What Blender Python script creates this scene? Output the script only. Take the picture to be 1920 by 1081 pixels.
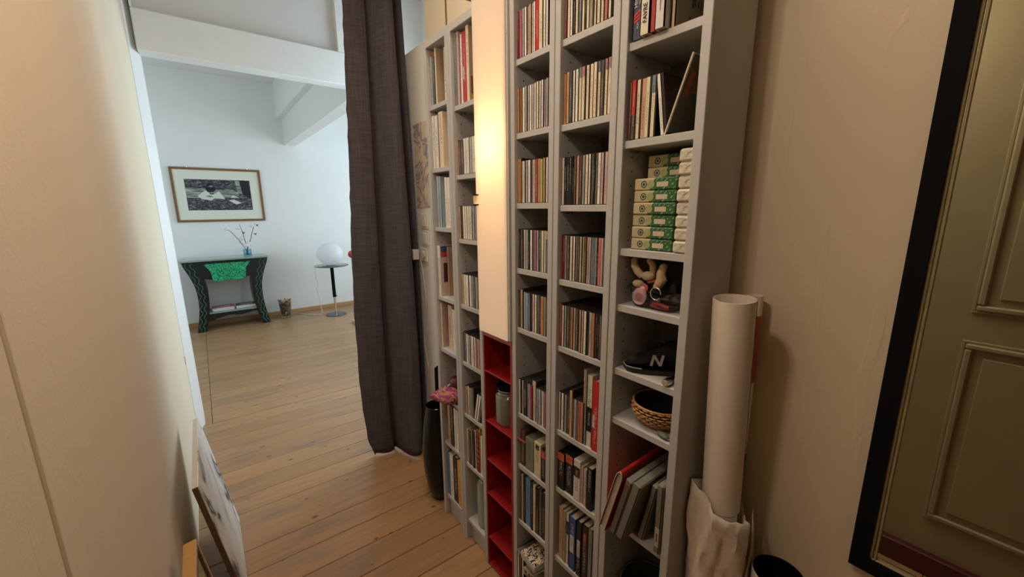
import bpy, bmesh, math, random
from mathutils import Vector, Matrix
R = random.Random(7)
for o in list(bpy.data.objects):
    bpy.data.objects.remove(o, do_unlink=True)
SC = bpy.context.scene
COL = SC.collection

# ---------------------------------------------------------------- camera, world, lights, exposure
EYE = 1.4134
YAW, PITCH, ROLL, FPX = 0.6590, 0.2009, -0.00811, 746.3
def make_camera():
    c, s = math.cos(YAW), math.sin(YAW)
    f0, rt, u0 = Vector((s, c, 0)), Vector((c, -s, 0)), Vector((0, 0, 1))
    fw = f0*math.cos(PITCH) - u0*math.sin(PITCH)
    up = u0*math.cos(PITCH) + f0*math.sin(PITCH)
    r = rt*math.cos(ROLL) + up*math.sin(ROLL)
    u = up*math.cos(ROLL) - rt*math.sin(ROLL)
    m = Matrix((r, u, -fw)).transposed().to_4x4()
    m.translation = (0, 0, EYE)
    cam = bpy.data.cameras.new('camera')
    cam.sensor_width = 36; cam.lens = FPX*36/1920; cam.clip_start = 0.02
    o = bpy.data.objects.new('camera', cam); COL.objects.link(o)
    o.matrix_world = m; SC.camera = o
make_camera()

W = bpy.data.worlds.new('world'); SC.world = W; W.use_nodes = True
W.node_tree.nodes['Background'].inputs[0].default_value = (0.62, 0.78, 1.0, 1)
W.node_tree.nodes['Background'].inputs[1].default_value = 1.2

def area(name, loc, rot, sx, sy, power, col):
    l = bpy.data.lights.new(name, 'AREA'); l.shape = 'RECTANGLE'; l.size = sx; l.size_y = sy
    l.energy = power; l.color = col
    o = bpy.data.objects.new(name, l); COL.objects.link(o); o.location = loc; o.rotation_euler = rot
    return o
# daylight entering through the far room's window and the vestibule window (both on the right-hand side)
DAY = (0.70, 0.88, 1.0)
WARM = (1.0, 0.83, 0.67)
area('daylight_far_window', (3.12, 4.7, 1.45), (0, math.pi/2, 0), 1.5, 1.9, 45, DAY)
area('far_room_left_fill', (-1.70, 4.5, 1.6), (0, -math.pi/2, 0), 1.3, 1.3, 19, DAY)  # invented fill that lifts the dim left side of the far room
area('daylight_vestibule_window', (1.52, 2.62, 1.45), (0, math.pi/2, 0), 2.0, 0.66, 19, DAY)
LAMP_W, LAMP_Y, LAMP_Z = 2.6, 1.064, 1.606
SHADE_EMIT = 0.34
CEILING_FILL_W = 7.5
PENDANT_FILL_W = 25.0

# unseen fill light added to brighten the hall (its frame is built with the small things, above the picture)
area('ceiling_fill', (0.44, 1.00, 2.93), (0, 0, 0), 0.50, 0.70, CEILING_FILL_W, WARM).data.spread = math.radians(125)

pd = bpy.data.lights.new('pendant_fill', 'POINT'); pd.energy = PENDANT_FILL_W; pd.color = WARM; pd.shadow_soft_size = 0.045  # unseen lamp added to light the shelf fronts and rolls
pdo = bpy.data.objects.new('pendant_fill', pd); COL.objects.link(pdo); pdo.location = (0.02, 0.50, 2.06)

SC.view_settings.view_transform = 'Standard'
SC.view_settings.look = 'None'
SC.view_settings.gamma = 1
SC.view_settings.use_curve_mapping = False
SC.view_settings.exposure = 0.0
SC.cycles.max_bounces = 10
SC.cycles.diffuse_bounces = 6
SC.cycles.caustics_refractive = False
SC.cycles.caustics_reflective = False
SC.cycles.sample_clamp_indirect = 6

# ---------------------------------------------------------------- materials
def nmat(name):
    m = bpy.data.materials.new(name); m.use_nodes = True
    nt = m.node_tree; b = nt.nodes['Principled BSDF']
    return m, nt, b, nt.nodes.new, nt.links.new
def S(b, **k):
    for n, v in k.items():
        n = {'spec': 'Specular IOR Level', 'rough': 'Roughness', 'metal': 'Metallic', 'trans': 'Transmission Weight',
             'ior': 'IOR', 'coat': 'Coat Weight', 'alpha': 'Alpha', 'estr': 'Emission Strength', 'sheen': 'Sheen Weight'}[n]
        b.inputs[n].default_value = v
def mat(name, col, rough=0.6, var=0.10, scale=20, bump=0.0, bscale=80, **k):
    m, nt, b, N, L = nmat(name)
    S(b, rough=rough, **k)
    tc = N('ShaderNodeTexCoord'); no = N('ShaderNodeTexNoise')
    no.inputs['Scale'].default_value = scale; no.inputs['Detail'].default_value = 4
    L(tc.outputs['Object'], no.inputs['Vector'])
    mx = N('ShaderNodeMix'); mx.data_type = 'RGBA'
    mx.inputs[6].default_value = (*[c*(1-var) for c in col], 1)
    mx.inputs[7].default_value = (*[min(1, c*(1+var)) for c in col], 1)
    L(no.outputs['Fac'], mx.inputs[0]); L(mx.outputs[2], b.inputs['Base Color'])
    if bump:
        n2 = N('ShaderNodeTexNoise'); n2.inputs['Scale'].default_value = bscale; n2.inputs['Detail'].default_value = 3
        L(tc.outputs['Object'], n2.inputs['Vector'])
        bp = N('ShaderNodeBump'); bp.inputs['Strength'].default_value = bump; bp.inputs['Distance'].default_value = 0.004
        L(n2.outputs['Fac'], bp.inputs['Height']); L(bp.outputs[0], b.inputs['Normal'])
    return m

def plaster(name, col):
    m, nt, b, N, L = nmat(name)
    S(b, rough=0.85, spec=0.25)
    g = N('ShaderNodeNewGeometry')
    n1 = N('ShaderNodeTexNoise'); n1.inputs['Scale'].default_value = 2.2; n1.inputs['Detail'].default_value = 5
    n2 = N('ShaderNodeTexNoise'); n2.inputs['Scale'].default_value = 130; n2.inputs['Detail'].default_value = 3
    L(g.outputs['Position'], n1.inputs['Vector']); L(g.outputs['Position'], n2.inputs['Vector'])
    # fine trowel scratches: stretched noise, thresholded
    mp = N('ShaderNodeMapping'); mp.inputs['Rotation'].default_value = (0.5, 0.3, 0.2); mp.inputs['Scale'].default_value = (1, 9, 1.3)
    n3 = N('ShaderNodeTexNoise'); n3.inputs['Scale'].default_value = 3.2; n3.inputs['Detail'].default_value = 2; n3.inputs['Distortion'].default_value = 0.8
    L(g.outputs['Position'], mp.inputs[0]); L(mp.outputs[0], n3.inputs['Vector'])
    rp = N('ShaderNodeValToRGB')
    e = rp.color_ramp.elements; e[0].position = 0.665; e[0].color = (0, 0, 0, 1); e[1].position = 0.70; e[1].color = (1, 1, 1, 1)
    L(n3.outputs['Fac'], rp.inputs[0])
    mx = N('ShaderNodeMix'); mx.data_type = 'RGBA'
    mx.inputs[6].default_value = (*[c*0.94 for c in col], 1); mx.inputs[7].default_value = (*[min(1, c*1.05) for c in col], 1)
    L(n1.outputs['Fac'], mx.inputs[0]); L(mx.outputs[2], b.inputs['Base Color'])
    ma = N('ShaderNodeMath'); ma.operation = 'MULTIPLY_ADD'; ma.inputs[1].default_value = 1.2
    L(rp.outputs[0], ma.inputs[0]); L(n2.outputs['Fac'], ma.inputs[2])
    bp = N('ShaderNodeBump'); bp.inputs['Strength'].default_value = 0.25; bp.inputs['Distance'].default_value = 0.0015
    L(ma.outputs[0], bp.inputs['Height']); L(bp.outputs[0], b.inputs['Normal'])
    return m

def wood(name, c1, c2, knots=True, rough=0.34):
    """pine: grain runs along local X; each object shifts the pattern by its own random value"""
    m, nt, b, N, L = nmat(name)
    tc = N('ShaderNodeTexCoord'); oi = N('ShaderNodeObjectInfo')
    ad = N('ShaderNodeVectorMath'); ad.operation = 'MULTIPLY_ADD'
    cb = N('ShaderNodeCombineXYZ'); L(oi.outputs['Random'], cb.inputs[0]); L(oi.outputs['Random'], cb.inputs[1]); L(oi.outputs['Random'], cb.inputs[2])
    L(cb.outputs[0], ad.inputs[0]); ad.inputs[1].default_value = (37, 91, 53); L(tc.outputs['Object'], ad.inputs[2])
    mp = N('ShaderNodeMapping'); mp.inputs['Scale'].default_value = (1.3, 26, 26); L(ad.outputs[0], mp.inputs[0])
    n1 = N('ShaderNodeTexNoise'); n1.inputs['Scale'].default_value = 2.2; n1.inputs['Detail'].default_value = 6; n1.inputs['Distortion'].default_value = 0.6
    L(mp.outputs[0], n1.inputs['Vector'])
    mx = N('ShaderNodeMix'); mx.data_type = 'RGBA'; mx.inputs[6].default_value = (*c1, 1); mx.inputs[7].default_value = (*c2, 1)
    L(n1.outputs['Fac'], mx.inputs[0])
    # plank to plank tone
    hs = N('ShaderNodeHueSaturation'); mr = N('ShaderNodeMapRange'); mr.inputs[3].default_value = 0.90; mr.inputs[4].default_value = 1.08
    L(oi.outputs['Random'], mr.inputs[0]); L(mr.outputs[0], hs.inputs['Value']); L(mx.outputs[2], hs.inputs['Color'])
    n1.inputs['Roughness'].default_value = .62
    out = hs.outputs[0]
    if knots:
        mk = N('ShaderNodeMapping'); mk.inputs['Scale'].default_value = (3.0, 5.5, 3.0); L(ad.outputs[0], mk.inputs[0])
        vo = N('ShaderNodeTexVoronoi'); vo.voronoi_dimensions = '2D'; vo.inputs['Scale'].default_value = 1.25; L(mk.outputs[0], vo.inputs['Vector'])
        rk = N('ShaderNodeValToRGB'); e = rk.color_ramp.elements
        e[0].position = 0.020; e[0].color = (.85, .85, .85, 1); e[1].position = 0.060; e[1].color = (0, 0, 0, 1)
        sc_ = N('ShaderNodeSeparateColor'); L(vo.outputs['Color'], sc_.inputs[0])
        mr2 = N('ShaderNodeMapRange'); mr2.inputs[3].default_value = .25; mr2.inputs[4].default_value = 1.2; L(sc_.outputs[0], mr2.inputs[0])
        dv = N('ShaderNodeMath'); dv.operation = 'DIVIDE'; L(vo.outputs['Distance'], dv.inputs[0]); L(mr2.outputs[0], dv.inputs[1]); L(dv.outputs[0], rk.inputs[0])
        mxk = N('ShaderNodeMix'); mxk.data_type = 'RGBA'; mxk.inputs[7].default_value = (c1[0]*0.22, c1[1]*0.18, c1[2]*0.16, 1)
        L(rk.outputs[0], mxk.inputs[0]); L(out, mxk.inputs[6]); out = mxk.outputs[2]
        # grey worn streaks
        ms = N('ShaderNodeMapping'); ms.inputs['Scale'].default_value = (1.2, 5, 1); L(ad.outputs[0], ms.inputs[0])
        ns = N('ShaderNodeTexNoise'); ns.inputs['Scale'].default_value = 2.5; ns.inputs['Detail'].default_value = 6; L(ms.outputs[0], ns.inputs['Vector'])
        rs = N('ShaderNodeValToRGB'); e = rs.color_ramp.elements; e[0].position = 0.54; e[0].color = (0, 0, 0, 1); e[1].position = 0.76; e[1].color = (.60, .60, .60, 1)
        L(ns.outputs['Fac'], rs.inputs[0])
        mxs = N('ShaderNodeMix'); mxs.data_type = 'RGBA'; mxs.inputs[7].default_value = (0.16, 0.13, 0.11, 1)
        L(rs.outputs[0], mxs.inputs[0]); L(out, mxs.inputs[6]); out = mxs.outputs[2]
    L(out, b.inputs['Base Color'])
    S(b, rough=rough, spec=0.45)
    bp = N('ShaderNodeBump'); bp.inputs['Strength'].default_value = 0.12; bp.inputs['Distance'].default_value = 0.001
    L(n1.outputs['Fac'], bp.inputs['Height']); L(bp.outputs[0], b.inputs['Normal'])
    return m

def spine(name, rough=0.35, text=True, gloss=0.5):
    """printed paper or card: colour from the object, small illegible print from noise in the local frame (unit box)"""
    m, nt, b, N, L = nmat(name)
    oi = N('ShaderNodeObjectInfo'); tc = N('ShaderNodeTexCoord')
    out = oi.outputs['Color']
    if text:
        sp = N('ShaderNodeSeparateXYZ'); L(tc.outputs['Generated'], sp.inputs[0])
        cb = N('ShaderNodeCombineXYZ')
        z = N('ShaderNodeMath'); z.operation = 'MULTIPLY_ADD'; z.inputs[1].default_value = 60; L(sp.outputs['Z'], z.inputs[0])
        rn = N('ShaderNodeMath'); rn.operation = 'MULTIPLY'; rn.inputs[1].default_value = 517; L(oi.outputs['Random'], rn.inputs[0]); L(rn.outputs[0], z.inputs[2])
        L(z.outputs[0], cb.inputs[2])
        y = N('ShaderNodeMath'); y.operation = 'MULTIPLY'; y.inputs[1].default_value = 3.5; L(sp.outputs['Y'], y.inputs[0]); L(y.outputs[0], cb.inputs[1])
        no = N('ShaderNodeTexNoise'); no.inputs['Scale'].default_value = 1.0; no.inputs['Detail'].default_value = 1; L(cb.outputs[0], no.inputs['Vector'])
        g = N('ShaderNodeMath'); g.operation = 'GREATER_THAN'; g.inputs[1].default_value = 0.52; L(no.outputs['Fac'], g.inputs[0])
        # print only in the central strip and in one stretch of the length
        a1 = N('ShaderNodeMath'); a1.operation = 'COMPARE'; a1.inputs[1].default_value = 0.5; a1.inputs[2].default_value = 0.22; L(sp.outputs['Y'], a1.inputs[0])
        a2 = N('ShaderNodeMath'); a2.operation = 'COMPARE'; a2.inputs[2].default_value = 0.27; L(sp.outputs['Z'], a2.inputs[0])
        mr = N('ShaderNodeMapRange'); mr.inputs[3].default_value = 0.3; mr.inputs[4].default_value = 0.72; L(oi.outputs['Random'], mr.inputs[0]); L(mr.outputs[0], a2.inputs[1])
        p1 = N('ShaderNodeMath'); p1.operation = 'MULTIPLY'; L(a1.outputs[0], p1.inputs[0]); L(a2.outputs[0], p1.inputs[1])
        p2 = N('ShaderNodeMath'); p2.operation = 'MULTIPLY'; L(p1.outputs[0], p2.inputs[0]); L(g.outputs[0], p2.inputs[1])
        p3 = N('ShaderNodeMath'); p3.operation = 'MULTIPLY'; p3.inputs[1].default_value = 0.62; L(p2.outputs[0], p3.inputs[0])
        # ink: dark on light, light on dark
        bw = N('ShaderNodeRGBToBW'); L(oi.outputs['Color'], bw.inputs[0])
        lt = N('ShaderNodeMath'); lt.operation = 'LESS_THAN'; lt.inputs[1].default_value = 0.16; L(bw.outputs[0], lt.inputs[0])
        ink = N('ShaderNodeMix'); ink.data_type = 'RGBA'; ink.inputs[6].default_value = (0.03, 0.025, 0.03, 1); ink.inputs[7].default_value = (0.5, 0.46, 0.4, 1)
        L(lt.outputs[0], ink.inputs[0])
        mx = N('ShaderNodeMix'); mx.data_type = 'RGBA'; L(p3.outputs[0], mx.inputs[0]); L(out, mx.inputs[6]); L(ink.outputs[2], mx.inputs[7]); out = mx.outputs[2]
    L(out, b.inputs['Base Color']); S(b, rough=rough, spec=gloss)
    return m

def art(name, stops, scale=6, rough=0.8, dist=1.5, stretch=(1, 1, 1), detail=5, lo=0.3, hi=0.7, const=False):
    """blotchy colour ramp over noise in object space"""
    m, nt, b, N, L = nmat(name)
    tc = N('ShaderNodeTexCoord'); mp = N('ShaderNodeMapping'); mp.inputs['Scale'].default_value = stretch; L(tc.outputs['Object'], mp.inputs[0])
    no = N('ShaderNodeTexNoise'); no.inputs['Scale'].default_value = scale; no.inputs['Detail'].default_value = detail; no.inputs['Distortion'].default_value = dist
    L(mp.outputs[0], no.inputs['Vector'])
    rp = N('ShaderNodeValToRGB'); e = rp.color_ramp.elements
    if const: rp.color_ramp.interpolation = 'CONSTANT'
    n = len(stops)
    for i, c in enumerate(stops):
        pos = lo + (hi-lo)*i/(n-1)
        if i < 2: e[i].position = pos; e[i].color = (*c, 1)
        else:
            q = e.new(pos); q.color = (*c, 1)
    L(no.outputs['Fac'], rp.inputs[0]); L(rp.outputs[0], b.inputs['Base Color']); S(b, rough=rough, spec=0.3)
    return m

def glass(name, col=(1, 1, 1), rough=0.02, mixd=0.0):
    m, nt, b, N, L = nmat(name)
    b.inputs['Base Color'].default_value = (*col, 1); S(b, rough=rough, trans=1.0, ior=1.45)
    # let shadow and indirect light pass like thin real glass would: blend a little transparency over the glass
    tr = N('ShaderNodeBsdfTransparent'); tr.inputs[0].default_value = (*col, 1)
    ms = N('ShaderNodeMixShader'); ms.inputs[0].default_value = 0.45
    o = nt.nodes['Material Output']
    L(b.outputs[0], ms.inputs[1]); L(tr.outputs[0], ms.inputs[2]); L(ms.outputs[0], o.inputs[0])
    return m
def emis(name, col, st):
    m, nt, b, N, L = nmat(name)
    b.inputs['Base Color'].default_value = (*col, 1)
    b.inputs['Emission Color'].default_value = (*col, 1); S(b, estr=st, rough=0.4)
    return m

WALL = plaster('warm_white_plaster', (0.75, 0.645, 0.49))
ROOMW = plaster('cool_white_plaster', (0.80, 0.80, 0.77))
CEIL = plaster('ceiling_paint', (0.70, 0.69, 0.67))
BEAMM = mat('gloss_white_paint', (0.80, 0.80, 0.78), 0.35, 0.03)
GREY = mat('silver_grey_laminate', (0.49, 0.485, 0.475), 0.5, 0.04, 60)
GREYB = mat('grey_laminate_backing', (0.10, 0.09, 0.08), 0.6, 0.05, 60)
PINE = wood('pine_boards', (0.28, 0.140, 0.056), (0.48, 0.285, 0.145))
RED = mat('glossy_red_paint', (0.30, 0.014, 0.012), 0.30, 0.06)
SPINE = spine('printed_spine'); PLAIN = spine('plain_card', text=False, rough=0.5)
PLASTIC = mat('smoked_clear_plastic', (0.035, 0.032, 0.03), 0.18, 0.1, spec=0.5)
PAGES = mat('page_block', (0.62, 0.56, 0.45), 0.85, 0.12, 200)
BLACK = mat('black_lacquer', (0.008, 0.008, 0.008), 0.35, 0.1)
MATTEBLACK = mat('matt_black', (0.006, 0.006, 0.007), 0.85, 0.1, spec=0.12)
CHROME = mat('chrome', (0.75, 0.75, 0.75), 0.12, 0.02, metal=1.0)
BRASS = mat('brass', (0.75, 0.55, 0.22), 0.3, 0.05, metal=1.0)
WHITEP = mat('white_plastic', (0.72, 0.70, 0.64), 0.4, 0.03)
DARK = mat('dark_hole', (0.01, 0.01, 0.01), 0.8)
PLUM = None

# ---------------------------------------------------------------- mesh helpers
class MB:
    def __init__(s): s.v = []; s.f = []; s.m = []; s.cur = 0
    def quad(s, pts):
        n = len(s.v); s.v += [tuple(p) for p in pts]; s.f.append(tuple(range(n, n+len(pts)))); s.m.append(s.cur); return s
    def box(s, x0, y0, z0, x1, y1, z1, c=0.0):
        if c <= 0:
            n = len(s.v)
            s.v += [(x0,y0,z0),(x1,y0,z0),(x1,y1,z0),(x0,y1,z0),(x0,y0,z1),(x1,y0,z1),(x1,y1,z1),(x0,y1,z1)]
            for f in ((0,3,2,1),(4,5,6,7),(0,1,5,4),(1,2,6,5),(2,3,7,6),(3,0,4,7)):
                s.f.append(tuple(n+i for i in f)); s.m.append(s.cur)
            return s
        c = min(c, (x1-x0)/2.2, (y1-y0)/2.2, (z1-z0)/2.2)
        bm = bmesh.new(); bmesh.ops.create_cube(bm, size=1)
        for v in bm.verts:
            v.co = ((x0+x1)/2+v.co.x*(x1-x0), (y0+y1)/2+v.co.y*(y1-y0), (z0+z1)/2+v.co.z*(z1-z0))
        bmesh.ops.bevel(bm, geom=bm.edges[:], offset=c, segments=1, affect='EDGES')
        return s.addbm(bm)
    def addbm(s, bm, M=None):
        n = len(s.v); bm.verts.index_update()
        for v in bm.verts: s.v.append(tuple(M @ v.co if M else v.co))
        for f in bm.faces: s.f.append(tuple(n+v.index for v in f.verts)); s.m.append(s.cur)
        bm.free(); return s
    def lathe(s, prof, seg=24, ctr=(0, 0, 0), cap0=True, cap1=True, sy=1.0):
        n = len(s.v); k = len(prof)
        for i in range(seg):
            a = 2*math.pi*i/seg
            for r, z in prof: s.v.append((ctr[0]+r*math.cos(a), ctr[1]+r*math.sin(a)*sy, ctr[2]+z))
        for i in range(seg):
            j = (i+1) % seg
            for q in range(k-1):
                s.f.append((n+i*k+q, n+j*k+q, n+j*k+q+1, n+i*k+q+1)); s.m.append(s.cur)
        if cap0: s.f.append(tuple(n+i*k for i in range(seg-1, -1, -1))); s.m.append(s.cur)
        if cap1: s.f.append(tuple(n+i*k+k-1 for i in range(seg))); s.m.append(s.cur)
        return s
    def tube(s, pts, r, seg=8, caps=True):
        pts = [Vector(p) for p in pts]; rr = r if isinstance(r, (list, tuple)) else [r]*len(pts)
        n = len(s.v); prev = None
        for i, p in enumerate(pts):
            d = (pts[min(i+1, len(pts)-1)] - pts[max(i-1, 0)]).normalized()
            if prev is None: a = d.orthogonal().normalized()
            else:
                a = prev - d*prev.dot(d)
                a = a.normalized() if a.length > 1e-6 else d.orthogonal().normalized()
            prev = a; b = d.cross(a)
            for j in range(seg):
                t = 2*math.pi*j/seg
                s.v.append(tuple(p + (a*math.cos(t)+b*math.sin(t))*rr[i]))
        for i in range(len(pts)-1):
            for j in range(seg):
                k = (j+1) % seg
                s.f.append((n+i*seg+j, n+i*seg+k, n+(i+1)*seg+k, n+(i+1)*seg+j)); s.m.append(s.cur)
        if caps:
            s.f.append(tuple(n+j for j in range(seg-1, -1, -1))); s.m.append(s.cur)
            s.f.append(tuple(n+(len(pts)-1)*seg+j for j in range(seg))); s.m.append(s.cur)
        return s
    def prism(s, poly, t, axis='y', at=0.0):
        """extrude a 2-D outline by t: axis y -> outline in xz, x -> outline in yz, z -> outline in xy"""
        def P(a, b, d):
            return {'y': (a, at+d, b), 'x': (at+d, a, b), 'z': (a, b, at+d)}[axis]
        n = len(s.v); k = len(poly)
        s.v += [P(a, b, 0) for a, b in poly] + [P(a, b, t) for a, b in poly]
        s.f.append(tuple(range(n, n+k))); s.m.append(s.cur); s.f.append(tuple(range(n+2*k-1, n+k-1, -1))); s.m.append(s.cur)
        for i in range(k):
            j = (i+1) % k; s.f.append((n+i, n+k+i, n+k+j, n+j)); s.m.append(s.cur)
        return s
    def build(s, name, m, parent=None, smooth=False, loc=None, rot=None, scale=None):
        me = bpy.data.meshes.new(name); me.from_pydata(s.v, [], s.f)
        ms = m if isinstance(m, (list, tuple)) else [m]
        for q in ms: me.materials.append(q)
        if len(ms) > 1: me.polygons.foreach_set('material_index', s.m)
        bm = bmesh.new(); bm.from_mesh(me)
        if smooth: bmesh.ops.remove_doubles(bm, verts=bm.verts[:], dist=1e-6)
        bmesh.ops.recalc_face_normals(bm, faces=bm.faces[:]); bm.to_mesh(me); bm.free()
        if smooth:
            me.polygons.foreach_set('use_smooth', [True]*len(me.polygons))
            try: me.set_sharp_from_angle(angle=math.radians(40))
            except Exception: pass
        me.update()
        return put(name, me, parent, loc, rot, scale)
def put(name, me, parent=None, loc=None, rot=None, scale=None):
    o = bpy.data.objects.new(name, me); COL.objects.link(o)
    if parent: o.parent = parent
    if loc is not None: o.location = loc
    if rot is not None: o.rotation_euler = rot
    if scale is not None: o.scale = scale
    return o
def tag(o, label, cat, group=None, kind=None):
    if label: o['label'] = label
    if cat: o['category'] = cat
    if group: o['group'] = group
    if kind: o['kind'] = kind
    return o
def thing(name, label, cat, loc=(0, 0, 0), rot=(0, 0, 0), group=None):
    o = bpy.data.objects.new(name, None); COL.objects.link(o); o.location = loc; o.rotation_euler = rot
    o.empty_display_size = 0.05
    return tag(o, label, cat, group)
def struct(o): o['kind'] = 'structure'; return o
def text_mesh(body, size, m, name, parent, loc, rot, depth=0.0004, align='LEFT'):
    cu = bpy.data.curves.new('tmp', 'FONT'); cu.body = body; cu.size = size; cu.extrude = depth; cu.align_x = align; cu.align_y = 'CENTER'
    cu.resolution_u = 3
    to = bpy.data.objects.new('tmp', cu); COL.objects.link(to)
    dg = bpy.context.evaluated_depsgraph_get(); me = bpy.data.meshes.new_from_object(to.evaluated_get(dg))
    bpy.data.objects.remove(to, do_unlink=True); bpy.data.curves.remove(cu)
    me.name = name; me.materials.clear(); me.materials.append(m)
    return put(name, me, parent, loc, rot)
def blob(ctr, r, sx=1, sy=1, sz=1, sub=2, noise=0.0, seed=1):
    bm = bmesh.new(); bmesh.ops.create_icosphere(bm, subdivisions=sub, radius=r)
    rr = random.Random(seed)
    for v in bm.verts:
        k = 1 + rr.uniform(-noise, noise); v.co = (v.co.x*sx*k+ctr[0], v.co.y*sy*k+ctr[1], v.co.z*sz*k+ctr[2])
    return bm
# ---------------------------------------------------------------- the setting
XL, XR = -0.178, 0.944           # hall walls
CZ = 2.96                        # ceiling
XS = 0.7475                      # front plane of the bookcases
# floor: sub-floor slab + planks (grain along local X, laid almost square to the hall)
fl = struct(MB().box(-1.9, -3.02, -0.06, 3.4, 6.3, -0.016).build('floor', mat('subfloor', (0.05, 0.035, 0.02), 0.9)))
def plank_mesh(L, w):
    m = MB(); m.box(0, 0.0012, -0.016, L, w-0.0012, 0.0, 0.0020)
    me = bpy.data.meshes.new('plank'); me.from_pydata(m.v, [], m.f); me.materials.append(PINE)
    return me
PW = 0.1365
short, long_, full, hall = plank_mesh(1.75, PW), plank_mesh(3.45, PW), plank_mesh(5.2, PW), plank_mesh(2.1, PW)
ANG = math.radians(-1.3)
y = 1.41 - PW*31
while y < 6.1:
    if y > 3.1:
        put('plank', short, fl, (-1.85-0.003, y+0.035, 0), (0, 0, ANG)); put('plank', long_, fl, (-0.101, y-0.002, 0), (0, 0, ANG))
    elif y > 1.95: put('plank', full, fl, (-1.85, y+0.035, 0), (0, 0, ANG))
    else: put('plank', hall, fl, (-0.30, y+0.006, 0), (0, 0, ANG))
    y += PW
# walls of the hall
struct(MB().box(-0.40, -2.9, 0, XL, -0.64, CZ).box(-0.40, 0.31, 0, XL, 3.105, CZ).box(-0.40, -0.64, 2.12, XL, 0.31, CZ).build('wall_left', WALL))
struct(MB().box(XR, -2.9, 0, 1.20, 1.86, CZ).build('wall_right', WALL))
struct(MB().box(XR, 1.86, 0, 1.20, 2.20, 2.185, 0.004).build('wall_right_end', ROOMW))
struct(MB().box(-0.40, -3.02, 0, 1.20, -2.9, CZ).build('wall_back', mat('bounce_cutting_dark', (.10, .07, .05), .8)))  # unseen end wall, coloured dark so less light bounces back
struct(MB().box(1.30, 1.70, 0, 1.42, 2.28, CZ).box(1.20, 1.70, 0, 1.42, 1.80, CZ).build('wall_alcove', ROOMW))
struct(MB().box(-0.5, -3.02, CZ, 1.75, 3.3, CZ+0.1).build('ceiling', CEIL))
# vestibule outer wall with its window (daylight comes through it)
struct(MB().box(1.55, 2.2, 0, 1.70, 3.3, 0.4).box(1.55, 2.2, 2.5, 1.70, 3.3, CZ).box(1.55, 2.2, 0.4, 1.70, 2.28, 2.5).box(1.55, 2.97, 0.4, 1.70, 3.3, 2.5).box(1.42, 2.2, 0, 1.55, 2.28, CZ).build('wall_vestibule', ROOMW))
w3 = struct(MB().box(1.60, 2.28, 0.4, 1.64, 2.31, 2.5).box(1.60, 2.94, 0.4, 1.64, 2.97, 2.5).box(1.60, 2.31, 0.4, 1.64, 2.94, 0.43).box(1.60, 2.31, 2.47, 1.64, 2.94, 2.5).box(1.60, 2.31, 1.45, 1.64, 2.94, 1.48).build('window_1', BEAMM))
# old wallpaper seam on the right wall above the bookcases
struct(MB().box(XR-0.003, 1.655, 2.10, XR+0.002, 1.664, CZ).build('trim_1', mat('brown_crack', (0.20, 0.12, 0.06), 0.9)))
# door lining (pier) at the end of the left wall, lintel, recessed panel over it, right post
struct(MB().prism([(-.186, 3.106), (-.176, 3.106), (-.140, 3.205), (-.140, 3.30), (-.45, 3.30), (-.45, 3.106)], CZ, 'z', 0).build('trim_2', BEAMM))
struct(MB().box(-0.145, 3.12, 2.268, 1.55, 3.235, 2.480, 0.006).box(-0.145, 3.12, 2.480, -0.135, 3.3, CZ).box(0.915, 3.12, 2.480, 1.55, 3.3, CZ).build('trim_3', BEAMM))
struct(MB().box(-0.145, 3.17, 2.47, 0.93, 3.26, CZ).build('wall_over_opening', CEIL))
# far room
struct(MB().box(-1.9, 6.12, 0, 3.4, 6.30, 3.1).build('wall_far', ROOMW))
struct(MB().box(-1.9, 3.3, 0, -1.78, 6.3, 3.1).box(-1.9, 3.12, 0, -0.44, 3.3, 3.1).build('wall_far_left', ROOMW))
struct(MB().box(3.2, 3.3, 0, 3.4, 6.3, 0.7).box(3.2, 3.3, 2.2, 3.4, 6.3, 3.1).box(3.2, 3.3, 0.7, 3.4, 3.72, 2.2).box(3.2, 5.68, 0.7, 3.4, 6.3, 2.2).box(1.55, 3.12, 0, 3.4, 3.3, 3.1).build('wall_far_right', ROOMW))
struct(MB().box(-1.78, 3.80, .9, -1.74, 3.85, 2.3).box(-1.78, 5.15, .9, -1.74, 5.2, 2.3).box(-1.78, 3.80, .9, -1.74, 5.2, .95).box(-1.78, 3.80, 2.25, -1.74, 5.2, 2.3).build('left_fill_frame', BEAMM))  # made-up window frame on the solid wall, dressing the left fill
struct(MB().box(3.27, 3.72, 0.7, 3.32, 3.77, 2.2).box(3.27, 5.63, 0.7, 3.32, 5.68, 2.2).box(3.27, 4.67, 0.7, 3.32, 4.73, 2.2).box(3.27, 3.72, 0.7, 3.32, 5.68, 0.75).box(3.27, 3.72, 2.15, 3.32, 5.68, 2.2).build('window_2', BEAMM))
struct(MB().box(-1.9, 3.2, 2.955, 3.4, 6.3, 3.1).build('ceiling_far', ROOMW))
# stepped beam running towards the viewer
struct(MB().box(1.01, 3.28, 2.225, 1.135, 6.13, 2.96, 0.003).box(0.945, 3.28, 2.545, 1.25, 6.13, 2.96, 0.003).build('trim_4', BEAMM))
struct(MB().box(-1.78, 6.095, 0, 3.2, 6.12, 0.055, 0.003).build('baseboard_far', wood('pine_skirting', (0.40, 0.22, 0.09), (0.50, 0.30, 0.14), False)))
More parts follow.
